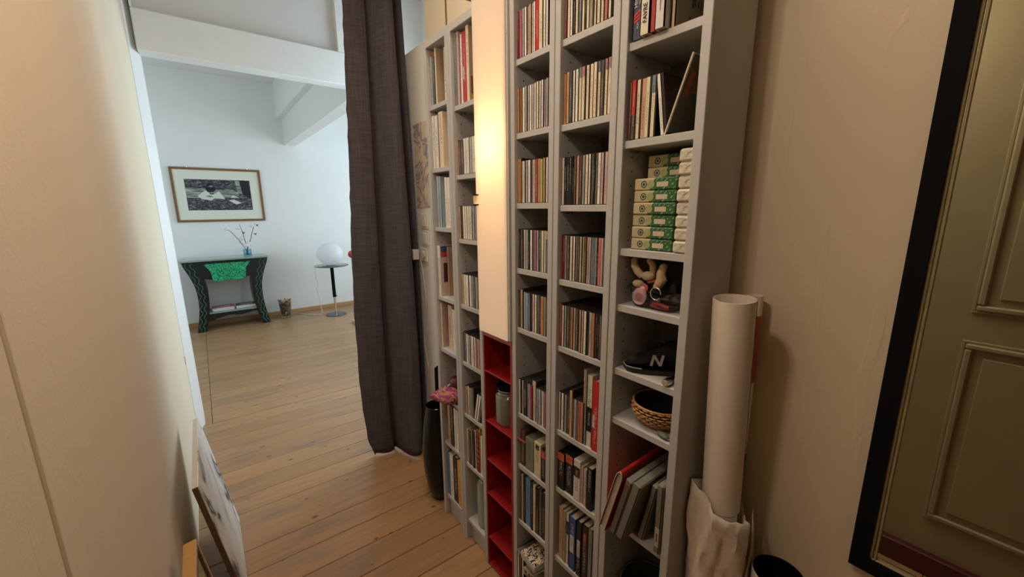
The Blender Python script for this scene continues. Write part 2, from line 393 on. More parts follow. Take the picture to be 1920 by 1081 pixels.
# panelled door, its casing and sill on the left wall beside the camera (seen in the mirror)
DOORP = mat('olive_cream_door_paint', (0.36, 0.31, 0.18), 0.45, 0.08, 9, bump=0.1)
d = struct(MB().box(-0.235, -0.62, 0.02, -0.200, 0.29, 2.10).build('door_1', DOORP))
for (a0, a1, b0, b1) in ((-0.24, 0.075, 0.235, 0.935), (-0.24, 0.07, 1.053, 1.95), (-0.55, -0.30, 0.235, 0.935), (-0.55, -0.30, 1.053, 1.95)):
    fr = MB()
    for (p, q, r_, s_) in ((a0, a1, b0, b0+.02), (a0, a1, b1-.02, b1), (a0, a0+.02, b0+.02, b1-.02), (a1-.02, a1, b0+.02, b1-.02)):
        fr.box(-0.200, p, r_, -0.188, q, s_, 0.005)
    for (p, q, r_, s_) in ((a0-.010, a1+.010, b0-.010, b0), (a0-.010, a1+.010, b1, b1+.010), (a0-.010, a0, b0, b1), (a1, a1+.010, b0, b1)):
        fr.box(-0.200, p, r_, -0.195, q, s_, 0.002)
    fr.box(-0.200, a0+.045, b0+.045, -0.194, a1-.045, b1-.045, 0.005)
    fr.build('door_panel', DOORP, d)
struct(MB().box(-0.20, 0.265, 0, -0.166, 0.335, 2.17, 0.006).box(-0.20, -0.69, 0, -0.166, -0.62, 2.17, 0.006).box(-0.20, -0.69, 2.10, -0.166, 0.335, 2.17, 0.006).build('trim_5', DOORP))
struct(MB().box(-0.24, -0.62, 0, -0.172, 0.29, 0.088, 0.004).build('door_sill', mat('oxblood_sill', (0.10, 0.022, 0.02), 0.4)))
# shallow vertical bead on the left wall
struct(MB().tube([(XL+0.0005, 0.640, 0), (XL+0.0005, 0.640, 1.6)], 0.0045, 10).box(XL-0.01, 0.33, 0, XL+0.0035, 0.630, 1.9, 0.003).build('trim_6', WALL))

# ---------------------------------------------------------------- bookcases
TH, DP, REC, BT = 0.0185, 0.17, 0.008, 0.016
def zt(z, s=REC): return EYE + (z-EYE)*(XS+s)/XS      # photo-plane height -> height at depth s behind the front
COLS = {
 'A': (1.3175, 1.502, [1.774,1.547,1.322,1.041,.816,.596,.377,.104], 'leftmost bookcase'),
 'B': (1.139, 1.3165, [1.74,1.511,1.286,1.039,.809,.589,.367,.097], 'second bookcase from left'),
 'C': (0.786, 0.968, [1.795,1.603,1.409,1.216,1.029,.738,.55,.335,.10], 'bookcase just right of lamp'),
 'D': (0.589, 0.785, [1.791,1.598,1.402,1.207,1.019,.762,.574,.329,.10], 'second bookcase from right'),
 'E': (0.391, 0.588, [1.726,1.535,1.304,1.174,1.017,.888,.607,.10], 'rightmost bookcase')}
INFO = {'A': 'tall narrow grey bookcase of books, leftmost by the curtain', 'B': 'tall narrow grey bookcase touching the left side of the glowing panel',
        'C': 'tall narrow grey CD bookcase touching the right side of the glowing panel', 'D': 'tall narrow grey CD bookcase, second from the right end of row',
        'E': 'tall narrow grey bookcase at right end, holding paper packs, shoes and basket'}
FL = {}
for k, (y0, y1, zs, nm) in COLS.items():
    y0 += 0.0006; y1 -= 0.0006
    t = thing('bookcase', INFO[k], 'bookcase', (XS, (y0+y1)/2, 0), group='row of narrow grey bookcases')
    h = (y1-y0)/2
    TOPZ = 2.02
    for s_ in (-1, 1):
        a, b = (-h, -h+TH) if s_ < 0 else (h-TH, h)
        MB().box(0, a, 0, DP, b, TOPZ, 0.0012).build('side_panel', GREY, t)
    MB().box(DP-0.006, -h+0.003, 0.03, DP-0.001, h-0.003, TOPZ-.003).build('back_panel', GREYB, t)
    MB().box(0.001, -h+TH, TOPZ-0.026, DP, h-TH, TOPZ-0.001, 0.001).build('top_panel', GREY, t)
    MB().box(0.022, -h+TH, 0.0, 0.036, h-TH, zt(zs[-1])+.002).build('plinth', GREY, t)
    for i, z in enumerate(zs):
        zz = zt(z); FL[k, i] = zz + BT
        sh = MB().box(REC, -h+TH, zz, DP-0.008, h-TH, zz+BT, 0.0008).build('shelf', GREY, t)
        if i < len(zs)-1:
            pin = MB()
            for xx in (0.03, 0.045): pin.box(xx, h-TH-0.006, zz-0.007, xx+0.005, h-TH, zz-0.001)
            pin.build('shelf_pin', CHROME, sh)
    ho = MB(); z = 0.2
    while z < 1.9:
        for s_ in (-1, 1):
            yy = (h-TH-0.0006)*s_
            for xx in (0.035, 0.135):
                pts = [(xx+0.0022*math.cos(q*math.pi/3), yy, z+0.0022*math.sin(q*math.pi/3)) for q in range(6)]
                ho.quad(pts)
        z += 0.0307
    tag(ho.build('peg_hole_rows', DARK, t), None, None, kind='stuff')

# low red shelf unit in the gap under the lamp
ry0, ry1 = 0.9695, 1.1375
t = thing('red_shelf', 'low open shelf unit painted glossy red, beneath the glowing lamp panel', 'shelf', (XS+0.002, (ry0+ry1)/2, 0))
h = (ry1-ry0)/2
for a, b in ((-h, -h+0.012), (h-0.004, h)): MB().box(0, a, 0, 0.165, b, 0.987, 0.001).build('side_panel', RED, t)
MB().box(0.158, -h, 0, 0.165, h, 0.987).build('back_panel', RED, t)
MB().box(-0.001, -h, 0.970, 0.165, h, 0.989, 0.001).build('top_panel', RED, t)
RZ = [.838, .640, .480, .334, .136]
for z in RZ + [0.012]: MB().box(0.001, -h+0.012, z-0.005, 0.158, h-0.004, z, 0.0008).build('shelf', RED, t)

# glowing lamp column: opal acrylic panel in front of a white tray with a bulb
def opal():
    m, nt, b, N, L = nmat('opal_acrylic')
    o = nt.nodes['Material Output']
    b.inputs['Base Color'].default_value = (0.55, 0.47, 0.40, 1); S(b, rough=0.12, spec=0.5)
    b.inputs['Emission Color'].default_value = (1.0, 0.74, 0.53, 1); S(b, estr=SHADE_EMIT)
    tl = N('ShaderNodeBsdfTranslucent'); tl.inputs[0].default_value = (1.0, 0.92, 0.80, 1)
    ms = N('ShaderNodeMixShader'); ms.inputs[0].default_value = 0.5
    L(b.outputs[0], ms.inputs[1]); L(tl.outputs[0], ms.inputs[2]); L(ms.outputs[0], o.inputs[0])
    return m
OPAL = opal()
py0, py1, pz0, pz1 = 0.9775, 1.1395, 0.9905, 2.075
t = thing('lamp_column', 'tall glowing opal white lamp panel between the grey bookcases', 'lamp', (XS, (py0+py1)/2, pz0))
h = (py1-py0)/2
# rounded upper corners
poly = [(-h, 0), (h, 0)]
for q in range(7): a = q*math.pi/12; poly.append((h-0.022+0.022*math.cos(a), pz1-pz0-0.022+0.022*math.sin(a)))
for q in range(7): a = math.pi/2+q*math.pi/12; poly.append((-h+0.022+0.022*math.cos(a), pz1-pz0-0.022+0.022*math.sin(a)))
MB().prism(poly, 0.003, 'x', -0.012).build('diffuser_panel', OPAL, t)
WT = mat('white_tray_paint', (0.85, 0.83, 0.78), 0.6, 0.02)
MB().box(0.150, -h-0.006, 0.0, 0.158, h-0.002, 1.03).box(-0.006, -h+0.003, 0.0, 0.15, -h+0.007, 1.03).box(0.004, h-0.008, 0.0, 0.15, h-0.004, 1.03).box(0.004, -h+0.007, 0.0, 0.15, h-0.008, 0.004).build('tray', WT, t)
MB().box(-0.006, -h-0.0075, -0.001, 0.02, -h-0.0005, 1.03, 0.0008).build('edge_strip', GREY, t)
bz = LAMP_Z-pz0; by = LAMP_Y-(py0+py1)/2
MB().lathe([(0.004, -0.028), (0.018, -0.018), (0.024, 0), (0.020, 0.014), (0.012, 0.030), (0.011, 0.040)], 20, (0.07, by, bz)).build('bulb', emis('warm_bulb', (1.0, 0.72, 0.40), 3.0), t, True)
MB().lathe([(0.013, 0.038), (0.016, 0.042), (0.016, 0.075), (0.006, 0.085)], 16, (0.07, by, bz)).tube([(0.07, by, bz+0.08), (0.09, by, bz+0.09), (0.15, by, bz+0.09)], 0.004).build('bulb_holder', WHITEP, t, True)
MB().box(-0.016, h-0.014, 0.430, -0.001, h+0.012, 0.434).box(-0.016, h-0.014, 0.462, -0.001, h+0.012, 0.466).box(-0.016, h+0.008, 0.430, -0.001, h+0.012, 0.466).box(-0.016, h-0.014, 0.430, -0.012, h+0.012, 0.435).box(-0.016, h-0.014, 0.461, -0.012, h+0.012, 0.466).build('clip', mat('pale_yellow_plastic', (.70, .62, .38), .35), t)
for z in (1.890, 1.492, 1.102):
    MB().lathe([(0.0032, -0.001), (0.0032, 0.0006), (0.002, 0.0012)], 12).build('screw', CHROME, t, True, (-0.0062, -h-0.004, z-pz0), (0, -math.pi/2, 0))
pl = bpy.data.lights.new('bulb_light', 'POINT'); pl.energy = LAMP_W; pl.color = (1.0, 0.66, 0.36); pl.shadow_soft_size = 0.018
po = bpy.data.objects.new('bulb_light', pl); COL.objects.link(po); po.location = (XS+0.040, LAMP_Y, LAMP_Z)

# ---------------------------------------------------------------- CDs, books and boxes standing on the shelves
CC = dict(w=(.84,.80,.72), cr=(.76,.65,.46), k=(.008,.008,.009), g=(.30,.29,.27), dg=(.07,.065,.06), lav=(.42,.38,.42), pk=(.58,.40,.38), rose=(.48,.13,.13),
 red=(.50,.02,.03), tan=(.55,.33,.20), brick=(.25,.06,.035), slate=(.13,.15,.20), tau=(.34,.28,.20), br=(.10,.055,.035), lb=(.34,.42,.52), lime=(.48,.48,.17),
 mar=(.20,.02,.025), sal=(.60,.20,.13), mosaic=(.62,.55,.42), band=(.66,.62,.52), gg=(.20,.21,.18), crm=(.68,.57,.36), kred=(.01,.01,.012), kor=(.01,.01,.012),
 wk=(.62,.58,.50), blue=(.10,.27,.52), blab=(.03,.08,.26), klab=(.01,.012,.014), krd=(.014,.008,.010), yel=(.72,.38,.06), rpat=(.33,.03,.035))
CC['or'] = (.50,.22,.07)
CN = dict(w='white', cr='cream', k='black', g='grey', dg='dark grey', lav='lavender grey', pk='pale pink', rose='rose red', red='red', tan='tan', brick='brick red',
 slate='slate blue', tau='taupe', br='dark brown', lb='pale blue', lime='lime', mar='maroon', sal='salmon', mosaic='patterned', band='white, black-banded',
 gg='grey-green', crm='cream', kred='black, red-topped', kor='black, orange-topped', wk='white and black', blue='bright blue', blab='dark blue, white-labelled', klab='black, white-labelled',
 krd='black, red-lettered', yel='orange-yellow', rpat='red patterned')
CN['or'] = 'orange-brown'
ORD = ['first','second','third','fourth','fifth','sixth','seventh','eighth','ninth','tenth','eleventh','twelfth','thirteenth','fourteenth','fifteenth','sixteenth','seventeenth','eighteenth','nineteenth','twentieth','twenty-first','twenty-second','twenty-third','twenty-fourth']
CLEAN = {'A': ['top','second','third','fourth','fifth','sixth','seventh','bottom'], 'B': ['top','second','third','fourth','fifth','sixth','seventh','bottom'],
 'C': ['top visible','second visible','third visible','fourth visible','fifth visible','sixth visible','seventh visible','eighth visible','bottom'],
 'D': ['top visible','second visible','third visible','fourth visible','fifth visible','sixth visible','seventh visible','eighth visible','bottom'],
 'E': ['top visible','second visible','third visible','fourth visible','fifth visible','sixth visible','seventh visible','bottom']}
# unit meshes (x: depth from the front, y: thickness centred, z: height), scaled per copy
def ume(name, mb, mats):
    o = mb.build(name, mats); me = o.data; bpy.data.objects.remove(o, do_unlink=True); return me
m = MB()      # jewel case: two lids round a slightly smaller tray, with a spine rib
m.box(0.0, -0.50, 0.0, 1.0, -0.34, 1.0); m.box(0.0, 0.34, 0.0, 1.0, 0.50, 1.0); m.box(0.006, -0.34, 0.006, 0.985, 0.34, 0.992); m.box(-0.002, 0.22, 0.01, 0.02, 0.44, 0.99)
CASE = ume('disc_case', m, [PLASTIC])
CASEL = ume('paper_spine', MB().box(-0.004, -0.5, 0.0, 0.004, 0.5, 1.0), [SPINE])
m = MB()      # book cover: spine and two boards round the page block
m.box(0.0, -0.5, 0.0, 0.022, 0.5, 1.0); m.box(0.0, -0.5, 0.0, 1.0, -0.42, 1.0); m.box(0.0, 0.42, 0.0, 1.0, 0.5, 1.0)
COVER = ume('book_cover', m, [SPINE])
PAGEB = ume('page_block', MB().box(0.022, -0.42, 0.012, 0.975, 0.42, 0.985), [PAGES])
m = MB(); m.box(0.0, -0.5, 0.0, 1.0, 0.5, 1.0, 0.012); m.box(-0.006, -0.36, 0.06, 0.01, 0.36, 0.12)
BOXM = ume('slipcase', m, [SPINE])
LABELM = ume('printed_label', MB().box(-0.006, -0.5, 0, 0.006, 0.5, 1), [SPINE])

def colr(c, j=0.05):
    return (*[max(0, min(1, v*(1+R.uniform(-j, j)))) for v in c], 1)
def child(name, me, par, col, loc=(0, 0, 0), sc=(1, 1, 1)):
    o = put(name, me, par, loc, None, sc); o.color = col; return o
def extra(par, c):
    """printed bands and labels that differ from the rest of a spine (parent is unit-scaled)"""
    P_ = lambda nm, z0, z1, col, w=0.92, y=0.0: child(nm, LABELM, par, (*col, 1), (-0.001, y, z0), (1, w, z1-z0))
    if c == 'band': P_('black_band', 0.22, 0.56, (.008, .008, .008))
    if c == 'mosaic':
        for z0, z1 in ((.06, .12), (.30, .42), (.55, .62), (.74, .80)): P_('black_band', z0, z1, (.008, .008, .008), 0.8)
    if c == 'kor': P_('orange_band', 0.80, 0.995, (.55, .11, .05))
    if c == 'kred': P_('red_band', 0.74, 0.97, (.50, .05, .04))
    if c == 'wk': P_('black_band', 0.60, 0.84, (.02, .01, .012)); 
    if c == 'blab': P_('white_label', 0.34, 0.66, (.55, .53, .48), 0.6)
    if c == 'klab': P_('white_label', 0.36, 0.66, (.50, .46, .38), 0.7)
    if c == 'krd': P_('red_label', 0.66, 0.86, (.28, .05, .05), 0.5)
    if c == 'crm': P_('black_square', 0.80, 0.93, (.01, .01, .01), 0.5)
    if c == 'rpat':
        for q in range(7): P_('black_band', .06+q*.13, .10+q*.13, (.03, .008, .01), 0.8)
    if c == 'red' and par.get('big'): P_('white_label', 0.34, 0.52, (.6, .5, .45), 0.4, 0.25)
    if c == 'top': pass
TOPS = {('D2', 5): (.17,.22,.26), ('D2', 6): (.52,.22,.2), ('D2', 10): (.14,.17,.25), ('E1', 5): (.22,.25,.34), ('D1', 7): (.5,.5,.5), ('C4', 16): (.6,.55,.5), ('D2', 12): (.35,.2,.25), ('D2', 13): (.35,.2,.22)}

NCNT = {}
def shelf_item(kind, comp, y0, y1, z, h, c, sb=0.012, depth=None, idx=None, lean=0.0, cover=None, label=None):
    k = comp[0]; n = int(comp[1])
    NCNT[comp[:2]] = NCNT.get(comp[:2], 0) + 1; i = NCNT[comp[:2]]
    cn = CN.get(c, 'pale')
    where = '%s from left, %s shelf of %s' % (ORD[i-1], CLEAN[k][n-1], COLS[k][3])
    w = max(0.0035, abs(y0-y1)); yc = (y0+y1)/2
    grp = 'things standing on the %s shelf of the %s' % (CLEAN[k][n-1], COLS[k][3])
    if kind == 'cd':
        tw = w + 0.0028
        o = put('compact_disc_case', CASE, None, (XS+sb, yc-0.0012, z), (lean, 0, 0), (depth or 0.136, tw, h)); o.color = (0, 0, 0, 1)
        tag(o, label or '%s-spined CD, %s' % (cn, where), 'CD', grp)
        child('paper_spine', CASEL, o, colr(CC[c]), (-0.004, 0.10, 0.012), (1, w/tw*0.94, 0.976))
        if (comp, i-1) in TOPS: child('title_band', LABELM, o, (*TOPS[comp, i-1], 1), (-0.007, 0.10, 0.80), (1, w/tw*0.94, 0.185))
        extra(o, c)
    elif kind == 'book':
        o = put('book', COVER, None, (XS+sb, yc, z), (lean, 0, 0), (depth or min(0.145, h*0.72), w*0.97, h)); o.color = colr(CC[c])
        if c == 'red': o['big'] = 1
        tag(o, label or '%s-spined book, %s' % (cn.split(',')[0].replace('white and black', 'white-and-black').replace(' ', '-') if 'grey' not in cn else cn, where), 'book', grp)
        child('page_block', PAGEB, o, (1, 1, 1, 1)); extra(o, c)
        if 'big' in o: del o['big']
        if cover:
            for ci, (cc, z0, z1, x0, x1, nm) in enumerate(cover):
                q = child(nm, LABELM, o, (*cc, 1), ((x0+x1)/2, -0.506-0.012*ci, z0), ((x1-x0)/0.012, 0.012, z1-z0))
    else:
        o = put('boxed_book', BOXM, None, (XS+sb, yc, z), (lean, 0, 0), (depth or min(0.145, h*0.72), w*0.96, h)); o.color = colr(CC[c])
        tag(o, label or '%s boxed volume, %s' % (cn, where), 'box', grp); extra(o, c)
    return o
ITEMS = [
 ('C1', 'cd', 1.795, "960,952,mar, 948,938,rose, 935,928,lav, 924,917,w, 914,908,w, 904,896,tan, 893,887,w, 884,878,w, 876,861,red,131 860,846,cr,130 841,834,w, 830,824,w,"),
 ('D1', 'cd', 1.791, "764,757,brick, 753,746,cr, 744,739,w, 735,729,k, 727,721,cr, 717,710,slate, 707,701,cr, 699,694,k, 693,687,cr, 684,676,tau, 672,666,cr, 662,655,cr, 651,645,cr, 641,634,rose, 630,625,cr, 623,617,k,"),
 ('C2', 'cd', 1.603, "958,949,or, 944,939,or, 933,924,w, 921,915,lav, 911,904,w, 900,893,w, 890,882,lav, 879,873,w, 869,862,cr, 858,852,w, 848,842,w, 838,831,pk, 828,822,lav, 820,816,g,"),
 ('D2', 'cd', 1.598, "761,754,or, 752,745,tan, 743,735,dg, 732,726,w, 722,715,w, 711,704,cr, 702,694,cr, 688,681,cr, 676,668,cr, 666,658,cr, 654,647,cr, 645,637,dg, 633,627,cr, 624,617,cr,"),
 ('C3', 'cd', 1.409, "963,947,or,129 946,940,cr, 936,929,w, 922,914,lav, 910,900,w, 897,890,lav, 887,877,pk, 876,866,brick, 865,859,or, 859,852,or, 851,842,lime,119 838,832,tan, 830,827,k, 825,819,w,"),
 ('D3', 'cd', 1.402, "776,768,cr, 766,758,k, 757,749,k, 748,740,k, 739,731,k, 730,724,br, 720,713,tan, 711,703,br, 700,692,g, 689,681,cr, 678,673,w, 672,665,g, 664,659,k, 657,650,tau, 647,639,w, 637,630,pk, 625,617,pk,"),
 ('C4', 'cd', 1.216, "961,954,dg, 953,946,br, 945,939,dg, 935,931,tan, 930,922,pk, 919,911,lb, 909,904,k, 904,899,or, 898,890,w, 888,882,lb, 878,870,rose, 867,860,lav, 858,851,dg, 849,845,g, 843,835,cr, 832,825,cr, 822,817,slate,"),
 ('D4', 'cd', 1.207, "765,758,mar, 756,750,mar, 749,744,g, 742,733,dg, 730,723,cr, 720,714,w, 712,706,tau, 704,698,dg, 696,691,pk, 689,683,lime, 682,675,br, 673,667,tan, 666,660,lav, 658,652,slate, 652,647,slate, 646,641,g, 641,636,k, 635,628,sal, 627,622,pk, 621,617,dg,"),
 ('C5', 'cd', 1.029, "950,942,br, 939,930,tan,123 930,924,dg, 922,914,lb, 912,904,lb, 902,894,slate, 891,883,slate, 881,873,pk, 870,863,w, 861,855,g, 854,849,br, 848,844,k, 843,831,or, 829,823,g, 822,818,dg,"),
 ('D5', 'cd', 1.019, "770,762,brick,120 760,754,cr, 752,745,lav, 741,732,br, 730,726,dg, 725,719,or, 715,709,tan, 707,699,dg, 694,689,tan, 687,680,pk, 677,670,w, 667,660,dg, 658,650,lav, 649,641,or, 640,632,br, 631,625,k, 624,617,dg,"),
 ('C6', 'cd', 0.738, "966,958,w, 958,951,k, 949,941,cr, 939,920,k,115 919,913,g, 911,903,lb, 902,892,red, 889,870,mosaic,131 866,859,lb, 857,849,w, 846,839,g, 836,829,w, 826,819,rose,"),
 ('D6', 'cd', 0.762, "765,757,w, 752,744,w, 739,731,g, 728,720,dg, 719,710,tan,137 710,704,br, 702,694,lav,117 693,688,slate,117 687,681,sal,117 679,669,or,117"),
 ('D6t', 'book', 0.762, "669,665,tan,213 664,660,g,214 660,639,band,201 637,617,red,194"),
 ('C7', 'box', 0.55, "941,919,br,121 915,875,gg,109 872,839,crm,114 838,818,kred,104"),
 ('D7', 'box', 0.574, "770,740,kor,112 736,703,kor,117 700,673,wk,122"),
 ('D7t', 'book', 0.574, "671,662,pk,111 660,650,pk,110 648,630,k,123"),
 ('C8', 'book', 0.335, "945,939,dg,163 938,927,tan,172 925,918,k,174 916,889,blue,172 887,879,k,171 878,864,cr,169 862,848,k,165 846,833,dg,171 832,819,k,165"),
 ('D8', 'book', 0.329, "753,737,tan,172 736,725,tau,172 723,713,wk,170 711,685,blab,170 680,663,klab,175 661,637,krd,175 635,622,gg,177"),
 ('A1', 'book', 1.774, "1497,1487,tan,200 1485,1471,lb,178 1468,1450,dg,170 1449,1434,cr,210 1432,1372,ktan,199 1368,1355,w,196"),
 ('A2', 'book', 1.547, "1493,1467,w,197 1465,1441,w,193 1440,1431,g,195 1428,1392,cr,201"),
 ('A3', 'book', 1.322, "1461,1444,lb,197 1443,1428,lb,196 1397,1380,w,190 1379,1359,w,189"),
 ('A4', 'book', 1.041, "1497,1473,w,207 1471,1406,cover,212 1405,1393,tan,203 1391,1357,ktan,207"),
 ('A5', 'book', 0.816, "1496,1479,w,192 1477,1456,kpk,192 1454,1422,kpk,185 1418,1384,cr,184 1381,1369,w,172 1368,1354,w,172"),
 ('A7', 'book', 0.377, "1453,1432,tan,182 1428,1405,k,182 1402,1381,w,180 1379,1361,w,181"),
 ('A8', 'book', 0.104, "1517,1482,blue,201 1480,1442,w,209 1439,1396,k,212 1393,1355,yel,214"),
 ('B1', 'book', 1.74, "1335,1311,gg,242 1307,1293,pk,232 1291,1280,brick,218 1279,1262,w,219 1259,1230,red,223 1229,1208,cr,247 1206,1178,ktan,239"),
 ('B2', 'cd', 1.511, "1318,1306,tan,121 1304,1286,br,118 1283,1266,br,116 1264,1255,w, 1254,1245,w, 1242,1233,w, 1232,1222,w, 1219,1210,w, 1207,1199,lav, 1196,1187,w, 1185,1175,w,"),
 ('B3', 'cd', 1.286, "1301,1288,tan, 1286,1275,dg, 1270,1258,w, 1255,1245,w, 1241,1229,cr, 1227,1208,wk, 1203,1193,lav, 1191,1184,g, 1183,1176,tau,"),
 ('B4', 'cd', 1.039, "1304,1294,lime,117 1293,1283,tan, 1281,1269,w, 1266,1249,w, 1242,1227,w, 1224,1213,g, 1211,1200,dg, 1197,1190,pk, 1189,1181,g,"),
 ('B5', 'cd', 0.809, "1302,1293,br,117 1291,1279,slate,117 1276,1264,w, 1261,1249,lav, 1246,1235,w, 1233,1223,w, 1220,1209,w, 1206,1197,rose, 1195,1186,wk, 1183,1173,rose,"),
 ('B6', 'cd', 0.589, "1306,1297,tau,112 1296,1286,tan,115 1284,1269,w,118 1268,1254,lav,115 1251,1242,tau,120 1240,1233,tau,121"),
 ('B7', 'book', 0.367, "1322,1306,cr,142 1303,1286,br,146 1283,1272,g,153 1270,1254,k,157 1252,1236,cr,161 1233,1210,rpat,168 1209,1199,yel,184 1195,1181,w,158 1179,1167,mar,161"),
]
KCOL = {'ktan': (.42, .30, .20), 'cover': (.60, .46, .42), 'kpk': (.48, .33, .29)}
for key, kind, zs, data in ITEMS:
    comp = key[:2]; k = comp[0]; n = int(comp[1])
    y0c, y1c, _z, _n = COLS[k]
    lo, hi = y0c+TH+0.0025, y1c-TH-0.0025
    L_ = []
    for it in data.split():
        a, b, c, hh = it.split(','); L_.append([int(a)/1000, int(b)/1000, c, int(hh)/1000 if hh else None])
    sl = 1.0
    mx_, mn_ = max(q[0] for q in L_), min(q[1] for q in L_)
    a1, b1 = min(hi, mx_), max(lo, mn_)
    f_ = lambda y: b1 + (y-mn_)*(a1-b1)/(mx_-mn_) if mx_ > mn_ else y
    base = FL[k, n-1] + 0.0004
    cyy = None
    sb = 0.012
    prev = None; acc = 0.0
    for j, (a, b, c, hh) in enumerate(L_):
        if c in KCOL:       # visible cover of the book before: later items stand further back
            acc += 0.80*(a-b)*math.tan(math.atan2(XS, (a+b)/2))
            continue
        s_ = sb + acc + R.uniform(-0.002, 0.003)
        sc_ = (XS+s_)/(XS+sb)
        ya, yb = f_(a)*sc_, f_(b)*sc_
        ya, yb = min(ya, hi), max(yb, lo)
        if prev is not None and ya > prev-0.0006: ya = prev-0.0006
        if ya-yb < 0.004: yb = ya-0.004
        if kind == 'cd' and hh is None: H_ = 0.1195
        else: H_ = (hh + zs + 0.015) - base
        ceil_ = (FL[k, n-2]-BT if n > 1 else 1.99) - base - 0.004
        if acc: ceil_ = min(ceil_, H_)
        H_ = min(H_, ceil_ - R.uniform(0, .001))
        cover = None; dep = None
        if j+1 < len(L_) and L_[j+1][2] in KCOL:
            cc = KCOL[L_[j+1][2]]
            cover = [(cc, 0.0, 1.0, 0.01, 0.99, 'cover_board')]
            if L_[j+1][2] == 'cover': cover += [((.05,.10,.32), .88, .99, .03, .98, 'title_band'), ((.55,.05,.06), .78, .88, .03, .98, 'title_band'), ((.05,.04,.04), .28, .66, .10, .98, 'cover_photograph')]
            if key == 'B1': cover += [((.20,.08,.04), .10, .34, .05, .98, 'cover_photograph'), ((.5,.30,.07), .02, .10, .05, .98, 'cover_photograph')]
            if key == 'A1': cover += [((.06,.05,.05), .44, .455, .30, .42, 'cover_mark'), ((.06,.05,.05), .44, .455, .55, .75, 'cover_mark')]
        w_ = ya-yb
        shelf_item(kind, comp, ya, yb, base, H_, c, s_, None if not acc else 0.145-acc, cover=cover)
        prev = yb
# ---------------------------------------------------------------- rightmost bookcase, item by item
ef = lambda i: FL['E', i] + 0.0004
def ebook(x, ya, yb, z, h, col, label, depth=0.14, pages=True, lean=0.0, group='books on the top visible shelf of the rightmost bookcase', name='book'):
    o = put(name, COVER, None, (x, (ya+yb)/2, z), (lean, 0, 0), (depth, abs(ya-yb), h)); o.color = (*col, 1)
    tag(o, label, 'book', group); child('page_block', PAGEB, o, (1, 1, 1, 1)); return o
INKD = mat('dark_ink', (0.03, 0.03, 0.03), 0.8, 0); INKW = mat('white_ink', (0.62, 0.60, 0.58), 0.8, 0); INKR = mat('red_ink', (0.55, 0.03, 0.03), 0.7, 0)
INKB = mat('brown_ink', (0.16, 0.02, 0.02), 0.7, 0)
EX = XS + 0.004
z = ef(0)
RX = (math.pi/2, 0, -math.pi/2)                      # text standing on a spine that faces the hall, reading left to right
def spinetext(par, s, size, m, yloc, zloc, up=True, x=-0.0008):
    """text running up the spine; parent must be unscaled"""
    o = text_mesh(s, size, m, 'spine_title', par, None, None)
    # columns: text x -> world +z, text y -> world +y (towards the far side), normal -> -x
    M = Matrix(((0, 0, -1, x), (0, 1, 0, yloc), (1, 0, 0, zloc), (0, 0, 0, 1)))
    o.matrix_local = M; return o
def bigbook(x, ya, yb, z, h, d, col, label, name='book', coverc=None):
    t = thing(name, label, 'book', (x, (ya+yb)/2, z), group='books on the top visible shelf of the rightmost bookcase')
    w = abs(ya-yb); hw = w/2
    mc = mat('cover_'+name, col, 0.4, 0.04)
    MB().box(0, -hw, 0, 0.003, hw, h).box(0, -hw, 0, d, -hw+0.002, h).box(0, hw-0.002, 0, d, hw, h).build('cover', mc, t)
    MB().box(0.003, -hw+0.002, 0.003, d-0.003, hw-0.002, h-0.003).build('page_block', PAGES, t)
    return t
t = bigbook(EX, .560, .5375, z, .236, .15, (.045, .055, .10), 'navy spine book titled Histoire de, with three red slashes, top visible shelf')
spinetext(t, 'Histoire de la', 0.0125, INKW, 0.0045, 0.058); spinetext(t, 'mes deux Grand', 0.0052, INKW, -0.0035, 0.062); spinetext(t, 'Nouvelle edition', 0.0045, INKW, -0.0078, 0.066)
sl = MB()
for q in range(3): sl.quad([(-0.0007, 0.0085, 0.030+q*.0065), (-0.0007, 0.0085, 0.034+q*.0065), (-0.0007, -0.0075, 0.041+q*.0065), (-0.0007, -0.0075, 0.037+q*.0065)])
sl.build('red_slashes', INKR, t); spinetext(t, 'FILM', 0.006, INKW, -0.001, 0.019)
t = bigbook(XS-0.006, .536, .515, z, .240, .15, (.70, .65, .52), 'cream spine book lettered FAVRE, top visible shelf')
spinetext(t, 'FAVRE', 0.0125, INKD, -0.001, 0.020)
t = bigbook(XS-0.004, .5145, .502, z, .240, .15, (.36, .02, .02), 'plain dark red book right of the FAVRE book')
t = bigbook(XS-0.008, .5015, .481, z, .238, .15, (.66, .64, .62), 'white book with small grey title right of the red book')
spinetext(t, 'Les annees du cinema', 0.004, mat('grey_ink', (.3, .3, .3), 0.8), 0, 0.03)
t = bigbook(XS+0.010, .4785, .469, z, .236, .15, (.55, .42, .22), 'thin worn yellow-spined kraft-covered book, rightmost on top visible shelf')
MB().box(0.002, -0.0054, 0.001, 0.149, -0.0048, 0.235).build('cover_board', mat('kraft_cover', (.26, .21, .13), 0.8, 0.12, 30), t)
mk = MB()
for (a, b, c_, d_) in ((.055, .045, .060, .070), (.062, .05, .066, .066), (.075, .05, .079, .062), (.085, .048, .088, .072), (.045, .024, .052, .027), (.058, .024, .066, .027)): mk.box(a, -0.0057, b, c_, -0.0054, d_)
mk.build('pencil_marks', INKD, t)

